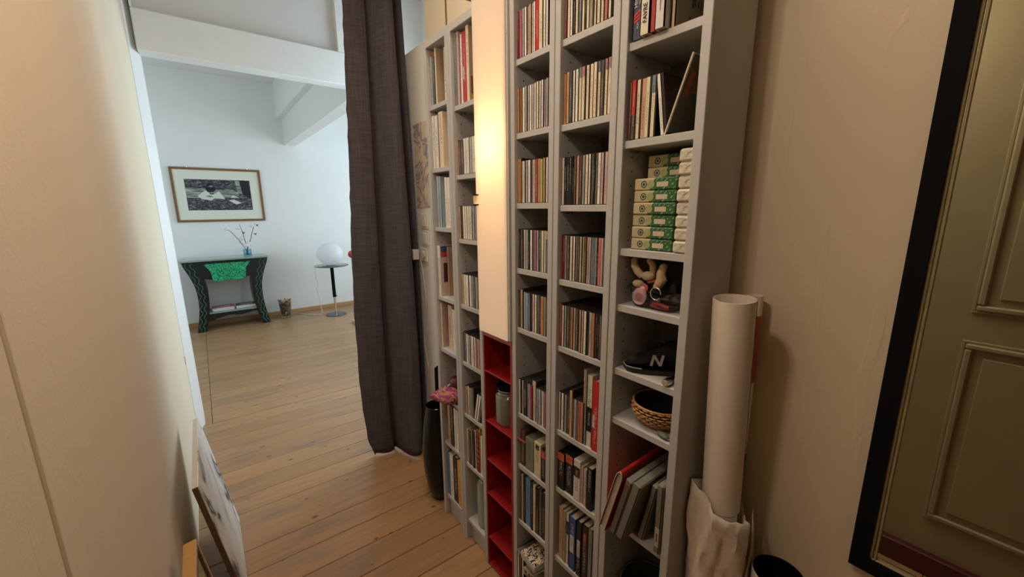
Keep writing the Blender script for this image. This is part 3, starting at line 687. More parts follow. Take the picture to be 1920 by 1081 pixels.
# E, second visible shelf: CDs, leaning case with portrait, thin leaning sleeve
z = ef(1)
E1 = [(.564,.5605,'brick',None,.118,.012), (.556,.5485,'dg','red',.119,.010), (.5475,.5385,'cr',None,.119,.012), (.5355,.5255,'tan',None,.119,.014), (.5245,.5165,'cr',None,.119,.012), (.5125,.5045,'cr','slate',.120,.014)]
for i, (a, b, c, top, h, sb) in enumerate(E1):
    lab = ['brick-pink spined CD at the left end of the rightmost bookcase\'s second shelf', 'CD with red upper and black lower spine, rightmost bookcase, second shelf', 'cream CD spine right of the red and black one, rightmost bookcase',
           'tan spined CD, fourth from left, second shelf of rightmost bookcase', 'cream CD spine just right of the tan one, rightmost bookcase', 'CD with slate-blue top to its cream spine, rightmost bookcase'][i]
    o = shelf_item('cd', 'E2', a*1.0, b*1.0, z, h, c, sb, label=lab)
    if top: child('title_band', LABELM, o, (*CC[top], 1), (-0.008, 0.10, 0.42 if top == 'red' else 0.72), (1, 0.78, 0.57 if top == 'red' else 0.265))
t = thing('compact_disc_case', 'white-spined CD leaning left, dark portrait on its cover, second shelf of rightmost bookcase', 'CD', (XS+0.016, .482, z+.0012), (0.0, 0, 0))
t.rotation_euler = (-math.radians(8), 0, 0); 
MB().box(0, -0.007, 0, 0.137, -0.005, 0.12).box(0, 0.005, 0, 0.137, 0.007, 0.12).box(0.001, -0.005, 0.001, 0.136, 0.005, 0.119).build('case', PLASTIC, t)
child('paper_spine', CASEL, t, (*CC['w'], 1), (-0.001, 0.002, 0.001), (0.25, 0.006, 0.118))
MB().box(0.008, -0.0075, 0.004, 0.133, -0.0071, 0.116).build('cover_picture', art('portrait_dark', [(.05,.035,.03), (.025,.015,.012), (.10,.045,.035)], 14), t)
bm = MB()
bm.prism([(.072+.030*math.cos(a*.4)*(1 if math.sin(a*.4) > 0 else .85), .066+.040*math.sin(a*.4)) for a in range(16)], 0.0004, 'y', -0.0080)
bm.build('portrait_hair', mat('portrait_hair', (.008, .006, .006), 0.6), t)
MB().prism([(.078+.020*math.cos(a*.5), .050+.028*math.sin(a*.5)) for a in range(13)], 0.0004, 'y', -0.0085).build('portrait_face', mat('portrait_skin', (.12, .05, .035), 0.6), t)
t = thing('record_sleeve', 'thin cream-edged sleeve leaning right against the side of rightmost bookcase', 'sleeve', (XS+0.014, .4800, z), (math.radians(19.5), 0, 0))
MB().box(0, -0.0018, 0, 0.14, 0.0018, 0.148, 0.0006).build('card', mat('cream_card', (.62, .52, .36), 0.6, 0.05), t)
MB().box(0.004, -0.0024, 0.004, 0.136, -0.0019, 0.146).build('olive_cover', mat('olive_cover', (.10, .085, .045), 0.6, 0.2, 15), t)
MB().box(0.012, -0.0028, 0.075, 0.030, -0.0024, 0.120).box(0.040, -0.0028, 0.085, 0.06, -0.0024, 0.140).build('rust_stripes', mat('rust_print', (.30, .08, .03), 0.6), t)

# E, third: paper packs
def pack_print():
    m, nt, b, N, L = nmat('green_and_kraft_wrap')
    tc = N('ShaderNodeTexCoord'); sp = N('ShaderNodeSeparateXYZ'); L(tc.outputs['Object'], sp.inputs[0])
    # diagonal boundary between kraft and green, with pale hatching on the green
    d = N('ShaderNodeMath'); d.operation = 'MULTIPLY_ADD'; d.inputs[1].default_value = 0.55; L(sp.outputs['Z'], d.inputs[0]); L(sp.outputs['Y'], d.inputs[2])
    g = N('ShaderNodeMath'); g.operation = 'LESS_THAN'; g.inputs[1].default_value = 0.014; L(d.outputs[0], g.inputs[0])
    wv = N('ShaderNodeTexWave'); wv.bands_direction = 'DIAGONAL'; wv.inputs['Scale'].default_value = 55; L(tc.outputs['Object'], wv.inputs['Vector'])
    no = N('ShaderNodeTexNoise'); no.inputs['Scale'].default_value = 160; L(tc.outputs['Object'], no.inputs['Vector'])
    w2 = N('ShaderNodeMath'); w2.operation = 'MULTIPLY'; L(wv.outputs['Fac'], w2.inputs[0]); L(no.outputs['Fac'], w2.inputs[1])
    w3_ = N('ShaderNodeMath'); w3_.operation = 'GREATER_THAN'; w3_.inputs[1].default_value = 0.50; L(w2.outputs[0], w3_.inputs[0])
    gr = N('ShaderNodeMix'); gr.data_type = 'RGBA'; gr.inputs[6].default_value = (.022, .11, .032, 1); gr.inputs[7].default_value = (.30, .40, .22, 1); L(w3_.outputs[0], gr.inputs[0])
    mx = N('ShaderNodeMix'); mx.data_type = 'RGBA'; mx.inputs[6].default_value = (.50, .43, .26, 1); L(gr.outputs[2], mx.inputs[7]); L(g.outputs[0], mx.inputs[0])
    L(mx.outputs[2], b.inputs['Base Color']); S(b, rough=0.6); return m
PACK = pack_print(); CRINK = mat('crinkled_white_wrap', (.66, .60, .48), 0.5, 0.12, 60, bump=0.9, bscale=90)
DOT1 = mat('dark_green_ring', (.02, .06, .045), 0.6); DOT2 = mat('olive_disc', (.34, .36, .16), 0.6); LAB = mat('pale_pack_label', (.60, .50, .38), 0.6, 0.1, 200)
def disc(cx, cz, r, x): return [(x, cx+r*math.cos(a*math.pi/8), cz+r*math.sin(a*math.pi/8)) for a in range(16)]
zc = ef(2); hgt = 0.0255
def ring(mb, cy_, cz_, r0, r1, x):
    for a in range(16):
        b0, b1 = a*math.pi/8, (a+1)*math.pi/8
        mb.quad([(x, cy_+r0*math.cos(b0), cz_+r0*math.sin(b0)), (x, cy_+r1*math.cos(b0), cz_+r1*math.sin(b0)), (x, cy_+r1*math.cos(b1), cz_+r1*math.sin(b1)), (x, cy_+r0*math.cos(b1), cz_+r0*math.sin(b1))])
proto = None
for i in range(8):
    xo = XS+0.018+R.uniform(-.001, .002) if i < 6 else XS+0.062
    yo = 0.4965 + (0.0015 if i in (0, 1, 2) else 0) + (-0.002 if i > 5 else 0)
    lab = 'green and kraft printed paper pack, %s up in the left stack of packs' % ORD[i] if i < 6 else ('green and kraft printed paper pack set further back, %s' % ('lower of the two' if i == 6 else 'uppermost of the left stack'))
    loc = (xo, yo, zc+i*hgt)
    if proto is None:
        proto = thing('paper_pack', lab, 'pack', loc, group='green printed paper packs')
        ps = [MB().box(0, -.0500, 0.0003, .100, .0505, hgt-.0006, 0.0022).build('wrapper', PACK, proto)]
        q = MB(); ring(q, 0.0265, .0125, .0052, .0075, -0.0003); q.quad(disc(0.0265, .0125, .0032, -0.0003)); ps.append(q.build('round_emblem', DOT1, proto))
        ps.append(MB().quad(disc(0.010, .0120, .0085, -0.0002)).build('olive_disc', DOT2, proto))
        ps.append(MB().box(-.0005, -.030, .0065, .0006, -.004, .0165).build('text_label', LAB, proto))
    else:
        c = proto.copy(); COL.objects.link(c); c.location = loc; c['label'] = lab
        for p_ in ps: q = p_.copy(); COL.objects.link(q); q.parent = c
proto = None
for i in range(8):
    loc = (XS+0.010+R.uniform(-.002, .002), 0.4275, zc+i*hgt)
    lab = 'crinkled white-wrapped pack, %s up in the right-hand stack' % ORD[i]
    if proto is None:
        bm = bmesh.new(); bmesh.ops.create_grid(bm, x_segments=1, y_segments=1, size=.1); bm.free()
        mb = MB(); mb.box(0, -.0165, 0.0003, .10, .0145, hgt-.0006, 0.004)
        proto = mb.build('wrapped_pack', CRINK, None, False, loc); tag(proto, lab, 'pack', 'crinkled white-wrapped packs')
        fold = MB(); fold.quad([(-.0008, -.0150, .004), (-.0016, -.002, .011), (-.0008, .012, .003), (-.0010, -.001, .0035)]); fold.quad([(-.0008, -.014, .021), (-.0016, -.001, .013), (-.0008, .0125, .0215), (-.001, 0, .0212)])
        pf = fold.build('end_fold', CRINK, proto)
    else:
        c = proto.copy(); COL.objects.link(c); c.location = loc; c['label'] = lab
        q = pf.copy(); COL.objects.link(q); q.parent = c

# E, fourth: clear tub of bits, soft toy, bracelet ring, dark round tin
z = ef(3)
t = thing('plastic_tub', 'clear plastic tub of bits and bobs in the rightmost bookcase', 'tub', (XS+0.072, .492, z))
def roundrect(a, b, r, n=5):
    pts = []
    for cx, cy, s_ in ((a-r, b-r, 0), (-a+r, b-r, 1), (-a+r, -b+r, 2), (a-r, -b+r, 3)):
        for q in range(n): an = s_*math.pi/2 + q*math.pi/2/(n-1); pts.append((cx+r*math.cos(an), cy+r*math.sin(an)))
    return pts
def loft(mb, rings):
    n = len(mb.v); k = len(rings[0])
    for rg in rings: mb.v += rg
    for i in range(len(rings)-1):
        for j in range(k):
            q = (j+1) % k; mb.f.append((n+i*k+j, n+i*k+q, n+(i+1)*k+q, n+(i+1)*k+j)); mb.m.append(mb.cur)
    mb.f.append(tuple(n+j for j in range(k-1, -1, -1))); mb.m.append(mb.cur); return mb
GL = glass('clear_plastic', (.92, .92, .90), 0.06)
rg = [[(x, y_, zz) for x, y_ in roundrect(.058*s_, .062*s_, .02*s_)] for zz, s_ in ((.001, .80), (.006, .86), (.042, .98), (.044, 1.05), (.047, 1.06))]
loft(MB(), rg).build('tub_body', GL, t, True)
def poly_disc(c, r, n, seed):
    rr = random.Random(seed); return [(c[0]+r*rr.uniform(.82, 1.1)*math.cos(2*math.pi*i/n), c[1]+r*rr.uniform(.82, 1.1)*math.sin(2*math.pi*i/n)) for i in range(n)]
cols = [('casino_chip', (.58, .36, .36)), ('poker_token', (.50, .06, .06)), ('grey_token', (.20, .20, .20)), ('red_ribbon_coil', (.55, .05, .05)), ('dark_key_fob', (.03, .03, .035))]
x0, yc = XS+0.072, .492
chipm = [mat('pink_print', (.62, .40, .42), 0.5, 0.3, 90), mat('red_gloss', (.50, .05, .05), 0.3), mat('grey_bits', (.18, .18, .18), 0.4, 0.4, 80)]
def token(name, label, ctr, r, tilt, m_, inner):
    g_ = thing(name, label, 'token', ctr, tilt)
    MB().lathe([(r*.96, 0), (r, .001), (r, .003), (r*.96, .004)], 22).build('disc', m_, g_)
    q = MB()
    for a in range(8):
        b0 = a*math.pi/4; q.quad([(r*.72*math.cos(b0), r*.72*math.sin(b0), .0044), (r*.98*math.cos(b0-.10), r*.98*math.sin(b0-.10), .0044), (r*.98*math.cos(b0+.10), r*.98*math.sin(b0+.10), .0044)])
    q.quad([(r*.5*math.cos(a*.5), r*.5*math.sin(a*.5), .0044) for a in range(12)]); q.build('printed_face', inner, g_)
token('gaming_chip', 'round pale pink printed chip seen through the front of the tub', (XS+0.027, .522, z+.024), .019, (0, math.radians(-80), 0), chipm[0], mat('rose_print', (.55, .22, .24), 0.5))
token('gaming_chip', 'small red and white chip poking above the left rim of the tub', (XS+0.034, .520, z+.040), .014, (0, math.radians(-70), 0), chipm[1], INKW)
tag(MB().tube([(x0-.045+.004*math.cos(a), yc-.022+.022*math.cos(a*.7), z+.011+.004*math.sin(a*.7)) for a in range(10)], .0035, 8).build('coiled_ribbon', chipm[1], None, True), 'red and white ribbon coiled low in the tub', 'ribbon')
q = MB()
rr = random.Random(3)
for i in range(26):
    q.addbm(blob((x0+rr.uniform(-.035, .04), yc+rr.uniform(-.045, .045), z+.010+rr.uniform(0, .018)), rr.uniform(.005, .010), 1, 1.3, .7, 1, .2, i))
tag(q.build('odds_and_ends', chipm[2]), 'jumble of small grey bits filling the bottom of the tub', 'bits', None, 'stuff')
# soft toy with cream limbs and black body
toy = thing('soft_toy', 'cream and black soft toy lying on top of the tub', 'toy', (XS+0.05, .505, z+.046))
PLUSH = mat('cream_plush', (.55, .43, .28), 0.95, 0.15, 90, bump=0.6, bscale=200); PLUSHB = mat('black_plush', (.01, .01, .01), 0.95, 0.1, bump=0.5)
MB().addbm(blob((.015, -.004, .010), .024, 1, 1.1, .85, 3)).build('body', PLUSHB, toy, True)
MB().addbm(blob((-.006, .010, .024), .013, 1, 1.25, .85, 3)).build('head', PLUSH, toy, True)
MB().tube([(-.010, .046, .058), (-.012, .044, .046), (-.012, .034, .032), (-.008, .024, .022)], [.007, .0085, .009, .008], 10).addbm(blob((-.010, .046, .058), .0075, sub=3)).build('arm', PLUSH, toy, True)
MB().tube([(0, .012, .058), (0, .004, .050), (.0, .002, .036), (-.004, .004, .026)], [.007, .008, .008, .007], 10).addbm(blob((0, .012, .058), .0075, sub=3)).build('arm', PLUSH, toy, True)
MB().tube([(-.006, -.026, .048), (-.008, -.022, .034), (-.010, -.026, .022), (-.012, -.020, .008), (-.012, -.012, .002)], [.008, .010, .012, .010, .006], 12).addbm(blob((-.006, -.026, .048), .0085, sub=3)).build('leg', PLUSH, toy, True)
MB().addbm(blob((-.014, .030, .005), .012, .8, 1.2, .75, 3)).build('foot', PLUSH, toy, True)
MB().tube([(-.016, .004, .012), (-.018, -.006, .014), (-.016, -.014, .018)], .0022, 6).build('red_collar', chipm[1], toy, True)
tag(MB().tube([(XS+0.012, .474+.0125*math.cos(a*math.pi/9), z+.040+.0135*math.sin(a*math.pi/9)) for a in range(-7, 10)], .0011, 7).build('hoop', mat('pale_hoop', (.62, .55, .42), 0.25, metal=0.6), None, True), 'thin pale open hoop hanging on the front rim of the tub', 'ring')
tinb = thing('black_case', 'black rounded case standing at the right of the clear tub', 'case', (XS+0.03, .4195, z))
MB().prism([(.05+.048*math.cos(a*math.pi/12), .0495+.048*math.sin(a*math.pi/12)) for a in range(24)], .014, 'y', -.007).build('shell', BLACK, tinb, True)
MB().prism([(.05+.036*math.cos(a*math.pi/12), .0495+.036*math.sin(a*math.pi/12)) for a in range(24)], .001, 'y', .0075).build('lid_ring', MATTEBLACK, tinb)

# E, fifth: black trainers, small torch
z = ef(4)
SUEDE = mat('black_suede', (.007, .007, .008), 0.9, 0.3, 40, bump=0.4, spec=.15); SUEDEG = mat('dark_olive_suede', (.020, .022, .016), 0.9, 0.2, 50, spec=.2); SOLE = mat('black_rubber', (.006, .006, .006), 0.4); PIPE = mat('grey_white_piping', (.30, .30, .28), 0.5)
def shoe(loc, rotz, label, rx=0.0):
    t = thing('trainer_shoe', label, 'shoe', loc, (rx, 0, rotz), group='pair of black trainers'); t.scale = (.90, .80, 1)
    # sections along local x (toe at x=0): half width, height
    secs = [(0, .012, .010, .016), (.006, .026, .008, .028), (.022, .034, .007, .036), (.045, .037, .007, .044), (.070, .035, .007, .058), (.095, .031, .007, .068), (.120, .029, .007, .070), (.140, .027, .008, .074), (.150, .020, .010, .070)]
    def rings(zk0, zk1, wk):
        out = []
        for x, w, z0, z1 in secs:
            out.append([(x, w*wk*math.cos(a*math.pi/8)*(0.75+.25*(1-abs(math.sin(a*math.pi/8)))), (z0+z1)/2*zk0+zk1+(z1-z0)/2*math.sin(a*math.pi/8)) for a in range(16)])
        return out
    m_ = MB(); n0 = len(m_.v); rgs = rings(1, 0, 1)
    for rg_ in rgs: m_.v += rg_
    for i in range(len(rgs)-1):
        for j in range(16): k_ = (j+1) % 16; m_.f.append((i*16+j, i*16+k_, (i+1)*16+k_, (i+1)*16+j)); m_.m.append(0)
    m_.f.append(tuple(range(15, -1, -1))); m_.f.append(tuple(len(m_.v)-16+j for j in range(16))); m_.m += [0, 0]
    m_.build('upper', SUEDE, t, True)
    so = [(x, w*1.08) for x, w, _, _ in secs]
    out = [(so[0][0]-.006, 0)] + [(x-.001, w) for x, w in so] + [(x-.001, -w) for x, w in reversed(so)]
    MB().prism(out, .011, 'z', 0).build('sole', SOLE, t, True)
    MB().tube([(x-.003, w*1.02, .0125) for x, w in reversed(so[1:6])]+[(-.007, 0, .0125)]+[(x-.003, -w*1.02, .0125) for x, w in so[1:4]], .0014, 6).build('sole_piping', PIPE, t, True)
    MB().addbm(blob((.024, 0, .022), .026, .9, 1.12, .62, 3)).build('toe_cap', SUEDEG, t, True)
    lc = MB()
    for q in range(5): lc.tube([(.052+q*.011, -.014, .050+q*.005), (.052+q*.011, 0, .056+q*.005), (.052+q*.011, .014, .050+q*.005)], .0016, 6)
    lc.build('laces', MATTEBLACK, t, True)
    MB().lathe([(.016, 0), (.020, .006), (.019, .010)], 18, (.115, 0, .064), sy=0.8).build('collar', SUEDE, t, True)
    # letter N on the outer side
    n = MB()
    def stroke(a, b, w=.0065):
        ax, az = a; bx, bz = b; dx, dz = bx-ax, bz-az; l = math.hypot(dx, dz); nx, nz = -dz/l*w/2, dx/l*w/2
        for sgn in (-1,):
            yy = sgn*.0375
            n.quad([(ax+nx, yy, az+nz), (bx+nx, yy*.96, bz+nz), (bx-nx, yy*.96, bz-nz), (ax-nx, yy, az-nz)])
    stroke((.064, .022), (.070, .048)); stroke((.070, .048), (.086, .024)); stroke((.086, .024), (.092, .050))
    n.build('letter_n', PIPE, t); return t
shoe((XS+0.030, .5530, z+.001), math.radians(-58), 'black trainer with pale letter N on its side, toe to the front left')
shoe((XS+0.090, .5500, z+.001), math.radians(-70), 'black trainer, the one lying behind its mate at the back of the shelf')
tor = thing('torch', 'small chrome torch head lying at the right front of the shoe shelf', 'torch', (XS+0.006, .434, z+.0085), (0, 0, 0))
MB().tube([(0, 0, 0), (.004, 0, 0), (.018, 0, 0), (.022, 0, 0), (.07, 0, 0)], [.0075, .0085, .0085, .006, .006], 18).build('barrel', CHROME, tor, True)
MB().tube([(-.0008, 0, 0), (-.0001, 0, 0)], [.006, .0065], 16).build('lens', mat('amber_lens', (.45, .36, .20), 0.1), tor)

# E, sixth: woven bowl and folded penknife
z = ef(5)
bw = thing('woven_bowl', 'round tan woven basket bowl with dark inside', 'bowl', (XS+0.078, .4815, z))
WEAVE = mat('tan_wicker', (.58, .30, .11), 0.6, 0.25, 60); WEAVED = mat('dark_bowl_lining', (.02, .014, .010), 0.7)
prof = [(.030, 0.001), (.046, .006), (.060, .020), (.066, .036), (.064, .052)]
MB().lathe([(r-.004, z_+.002) for r, z_ in prof], 40, cap1=False).build('lining', WEAVED, bw, True)
def pr(t_):
    f = t_*(len(prof)-1); i = min(int(f), len(prof)-2); u = f-i
    return prof[i][0]*(1-u)+prof[i+1][0]*u, prof[i][1]*(1-u)+prof[i+1][1]*u
wk = MB(); nr, ns = 10, 44
for i in range(nr):
    r, zz = pr((i+.5)/nr)
    for j in range(ns):
        if (i+j) % 2: continue
        a0 = 2*math.pi*j/ns; a1 = 2*math.pi*(j+1.7)/ns; am = (a0+a1)/2
        wk.tube([(r*math.cos(a0)*.975, r*math.sin(a0)*.975, zz), ((r+.0014)*math.cos(am), (r+.0014)*math.sin(am), zz+.0006), (r*math.cos(a1)*.975, r*math.sin(a1)*.975, zz)], [.0014, .0021, .0014], 6)
tag(wk.build('wicker_weave', WEAVE, bw, True), None, None, kind='stuff')
MB().tube([(.064*math.cos(a*math.pi/20), .064*math.sin(a*math.pi/20), .053) for a in range(41)], .0024, 8).build('rim', WEAVE, bw, True)
kn = thing('penknife', 'small grey-green folded penknife at front right of the bowl shelf', 'penknife', (XS+0.022, .440, z+.0065), (0, 0, math.radians(70)))
MB().addbm(blob((0, 0, 0), .014, 1.3, .6, .42, 3)).build('handle', mat('grey_green_grip', (.12, .13, .10), 0.5), kn, True)
MB().box(-.022, -.004, -.001, -.008, .001, .001).build('key_ring', CHROME, kn)

# E, seventh: leaning folder and grey box files
z = ef(6)
FILEM = mat('grey_box_file', (.20, .19, .155), 0.7, 0.08); FILEL = mat('file_label', (.50, .42, .28), 0.7)
def boxfile(loc, lean, w, h, d, label, yaw=0.0):
    t = thing('box_file', label, 'box file', loc, (lean, 0, yaw), group='grey box files in the rightmost bookcase')
    MB().box(0, -w/2, 0, d, w/2, h, 0.003).build('case', FILEM, t)
    MB().box(-.0008, -w/2+.002, h*.02, .002, -w/2+.0035, h*.98).box(.003, w/2-.0015, .0, d, w/2-.0003, h).build('lid_seam', DARK, t)
    return t
LN = math.radians(14)
f1 = boxfile((XS-0.036, .5230, z+.0030), LN, .0185, .178, .185, 'grey box file leaning right, left of the pair sticking out of bookcase')
MB().box(-.0012, -.0065, .148, .0005, .0065, .166).build('brown_label', mat('brown_file_label', (.20, .12, .06), 0.6), f1)
f2 = boxfile((XS-0.036, .5020, z+.0030), LN, .0205, .180, .185, 'grey box file leaning right, right of the pair sticking out of bookcase')
f3 = boxfile((XS+0.004, .4700, z+.0020), math.radians(11), .0150, .168, .15, 'thin grey-green file leaning right, behind the two grey box files')
f4 = boxfile((XS-0.002, .4215, z+.0005), math.radians(0), .0165, .182, .15, 'upright grey box file with cream label at right end of its shelf')
MB().box(-.0012, -.0055, .020, .0005, .0055, .070).build('cream_label', FILEL, f4)
MB().box(-.0016, -.0012, .034, -.0011, .0012, .056).build('label_print', INKD, f4)
fo = thing('folder', 'bulging folder of white papers in a glossy red cover, leaning right', 'folder', (XS-0.046, .5452, z+.006), (math.radians(14.5), 0, 0))
fo.scale = (1, .62, 1.12)
n = MB()
for q in range(7):
    yy = -.010+q*.0036
    n.box(.002+q*.0005, yy, .004, .17, yy+.0022, .165-.002*abs(q-3))
n.build('papers', PAGES, fo)
prof2 = [(-.013, 0)] + [(-.013, .150)] + [(-.013+.0145*(1-math.cos(a*math.pi/8)), .150+.022*math.sin(a*math.pi/8)) for a in range(1, 8)] + [(.016, .150), (.016, 0), (.0145, 0), (.0145, .150)] + [(.0015+.013*math.cos(a*math.pi/8), .150+.0195*math.sin(a*math.pi/8)) for a in range(1, 8)] + [(-.0115, .150), (-.0115, 0)]
MB().prism(prof2, .002, 'x', -.001).build('white_edge', mat('white_card_edge', (.62, .58, .50), 0.6), fo)
MB().prism(prof2, .172, 'x', .001).build('red_cover', mat('glossy_red_card', (.42, .02, .02), 0.3), fo)

# E, bottom: green bin
bn = thing('bin', 'dark green open bin inside the bottom of the rightmost bookcase', 'bin', (XS+0.090, .4895, FL['E', 7]+.001))
GRN = mat('green_plastic', (.035, .060, .012), 0.35)
MB().lathe([(.052, 0), (.054, .002), (.070, .30), (.0725, .302), (.0725, .306), (.069, .306), (.066, .29), (.050, .006)], 36, cap1=True).build('bucket', GRN, bn, True)
MB().tube([(.0715*math.cos(a*math.pi/18), .0715*math.sin(a*math.pi/18), .305) for a in range(37)], .0018, 8).build('rim', mat('pale_green_rim', (.16, .20, .10), 0.3), bn, True)

# ---------------------------------------------------------------- odd things on the other shelves
# C bottom: upright CDs, grey flat case, patterned and white books lying
z = FL['C', 8]+.0004
for i, yy in enumerate((.944, .932, .920)):
    o = shelf_item('cd', 'C9', yy+.0035, yy-.0035, z, .118, ['w', 'dg', 'w'][i], .004)
k = thing('book', 'black upright book beside the thin cases, bottom of bookcase just right of lamp', 'book', (XS+.015, .875, z))
MB().box(0, -.028, 0, .12, .028, .055).build('cover', BLACK, k); MB().box(.003, -.026, .0545, .118, .026, .0555).build('page_block', PAGES, k)
k = thing('book', 'white book lettered in dark red lying under the patterned box', 'book', (XS-.004, .862, z+.0565), (0, 0, math.radians(5)))
MB().box(0, -.042, 0, .12, .042, .003).box(0, -.042, .021, .12, .042, .024).box(0, -.042, .003, .003, .042, .021).build('cover', mat('white_cover', (.60, .52, .38), 0.5), k); MB().box(.003, -.040, .003, .118, .040, .021).build('page_block', PAGES, k)
tm = text_mesh('KARZi', .024, INKB, 'spine_title', k, None, None); tm.matrix_local = Matrix(((0, 0, -1, -.0008), (-1, 0, 0, .036), (0, 1, 0, .012), (0, 0, 0, 1)))
k = thing('flat_case', 'flat grey card case lying aslant under the patterned box', 'case', (XS-.012, .880, z+.1195), (0, math.radians(0), math.radians(-6)))
MB().box(0, -.058, 0, .14, .062, .006, .001).build('case', mat('grey_card', (.20, .20, .17), 0.6), k); MB().box(.004, -.054, .006, .136, .058, .007).build('lid', GREYB, k)
MB().box(.02, -.02, -.036, .11, .03, -.0005).build('packing_block', MATTEBLACK, k)
k = thing('patterned_box', 'white box patterned with black and orange spots, lying on grey case', 'box', (XS-.020, .866, z+.1272), (0, 0, math.radians(-4)))
MB().box(0, -.040, 0, .10, .040, .026, .002).build('box', mat('white_box_card', (.55, .52, .46), 0.5), k)
MB().box(-.0008, -.039, .001, .001, .010, .013).build('grey_print', mat('grey_print', (.40, .39, .37), 0.6, .3, 100), k)
MB().box(.001, -.039, .0255, .07, .038, .0268).build('spotted_lid', art('spotted_print', [(.01,.01,.01), (.62,.58,.5), (.55,.30,.08), (.62,.58,.5)], 90, const=True, lo=.40, hi=.56), k)
# ribbon bookmark in C7
tag(MB().box(XS-.004, .900, FL['C', 6]+.1050, XS+.003, .945, FL['C', 6]+.1066).build('ribbon', mat('red_ribbon', (.28, .04, .035), 0.6)), 'red ribbon across the top of the boxed volumes, seventh visible shelf', 'ribbon')

# B6: three cases leaning to the right
for yy, c in ((1.2235, 'w'), (1.2085, 'w'), (1.195, 'dg')):
    shelf_item('cd', 'B6', yy+.005, yy-.005, FL['B', 5]+.002, .1185, c, .012, lean=math.radians(13), label='%s-spined CD leaning right at right end of the sixth shelf, second bookcase, %s' % (CN[c], {1.2235: 'leftmost', 1.2085: 'middle', 1.195: 'rightmost'}[yy]))
# A6: patterned pouch with red-brown goggles
z = FL['A', 5]+.0004
po_ = thing('fabric_pouch', 'pink psychedelic patterned fabric pouch overhanging the leftmost bookcase', 'pouch', (XS+.02, 1.405, z))
bm = bmesh.new(); bmesh.ops.create_icosphere(bm, subdivisions=4, radius=1)
rr = random.Random(5)
for v in bm.verts:
    x, y_, zz = v.co
    k_ = 1+.06*math.sin(7*x+3*zz)+.05*math.sin(9*y_+2)
    tp = max(0, -x)**2; v.co = (x*.062*k_-.020-tp*.018, y_*.060*k_*(1-.55*tp)+tp*.030, max(.001-tp*.012, zz*.034*k_*(1-.5*tp)+.030+tp*.004))
MB().addbm(bm).build('pouch', art('psychedelic_fabric', [(.30,.015,.06), (.42,.06,.22), (.55,.28,.08), (.02,.03,.18), (.45,.05,.20), (.38,.03,.04)], 16, dist=3.0, detail=2, lo=.32, hi=.66), po_, True)
go = thing('goggles', 'dark red shiny goggles lying on the pink pouch', 'goggles', (XS+.045, 1.405, z+.070), (0, math.radians(-20), math.radians(20)))
MB().addbm(blob((0, 0, .012), .034, .8, 1.2, .62, 3)).build('lens', mat('wine_red_gloss', (.10, .015, .012), 0.15), go, True)
MB().tube([(.0+.024*math.cos(a*.5), .042*math.sin(a*.5), .006) for a in range(14)], .0028, 8).build('frame', mat('brown_frame', (.07, .02, .015), 0.3), go, True)
MB().tube([(-.018, .030, .004), (-.036, .045, -.010), (-.050, .050, -.022)], .004, 8).build('strap', chipm[0], go, True)
# B8: big clamp jar
def jar_glass():
    m, nt, b, N, L = nmat('jar_glass'); b.inputs['Base Color'].default_value = (.55, .60, .56, 1); S(b, rough=.08, spec=.8)
    tr = N('ShaderNodeBsdfTransparent'); tr.inputs[0].default_value = (.86, .90, .87, 1); ms = N('ShaderNodeMixShader'); fr = N('ShaderNodeLayerWeight'); fr.inputs[0].default_value = .35
    mr = N('ShaderNodeMapRange'); mr.inputs[3].default_value = .84; mr.inputs[4].default_value = .15; L(fr.outputs['Facing'], mr.inputs[0]); L(mr.outputs[0], ms.inputs[0])
    o = nt.nodes['Material Output']; L(b.outputs[0], ms.inputs[1]); L(tr.outputs[0], ms.inputs[2]); L(ms.outputs[0], o.inputs[0]); return m
def jar(loc, r, h, label, lid, fill, name='glass_jar'):
    t = thing(name, label, 'jar', loc)
    MB().lathe([(r*.90, 0), (r, .006), (r, h*.80), (r*.78, h*.90), (r*.78, h), (r*.75, h), (r*.75, h*.90), (r*.96, h*.79), (r*.96, .010), (r*.86, .005)], 36, cap0=True, cap1=False).build('glass_body', jar_glass(), t, True)
    MB().lathe([(r*.82, h+.001), (r*.92, h+.004), (r*.92, h+.012), (r*.6, h+.017)], 36).build('lid', lid, t, True)
    wr = MB()
    for zz in (h*.93, h+.002): wr.tube([(r*.86*math.cos(a*math.pi/16), r*.86*math.sin(a*math.pi/16), zz) for a in range(33)], .0016, 6)
    wr.tube([(.012, r*.86, h*.93), (.010, r*1.04, h*.80), (-.010, r*1.04, h*.80), (-.012, r*.86, h*.93)], .0014, 6)
    wr.build('wire_clamp', CHROME, t, True)
    if fill: MB().lathe([(r*.84, .012), (r*.93, .018), (r*.93, h*.62), (r*.5, h*.66)], 28).build('contents', fill, t, True)
    return t
jar((XS+.078, 1.2215, FL['B', 7]+.0008), .058, .232, 'large empty clear glass jar with steel clamp lid at foot of bookcase', CHROME, None)
jar((XS+.066, 1.072, .6408), .050, .130, 'clamp-lid glass jar half full, standing in the red shelves', MATTEBLACK, mat('dark_grounds', (.07, .06, .045), 0.8, 0.4, 120), 'storage_jar')
# black card behind A3, kraft parcel with tape in A2
k = thing('parcel', 'brown kraft parcel behind the white books, second shelf of leftmost bookcase', 'parcel', (XS+.125, 1.365, FL['A', 1]+.0004))
MB().box(0, -.020, 0, .03, .028, .19).build('card', mat('brown_kraft', (.22, .12, .08), 0.8), k); MB().box(-.0006, -.020, .085, .0002, .028, .130).build('tape', mat('tan_tape', (.42, .27, .18), 0.4), k)

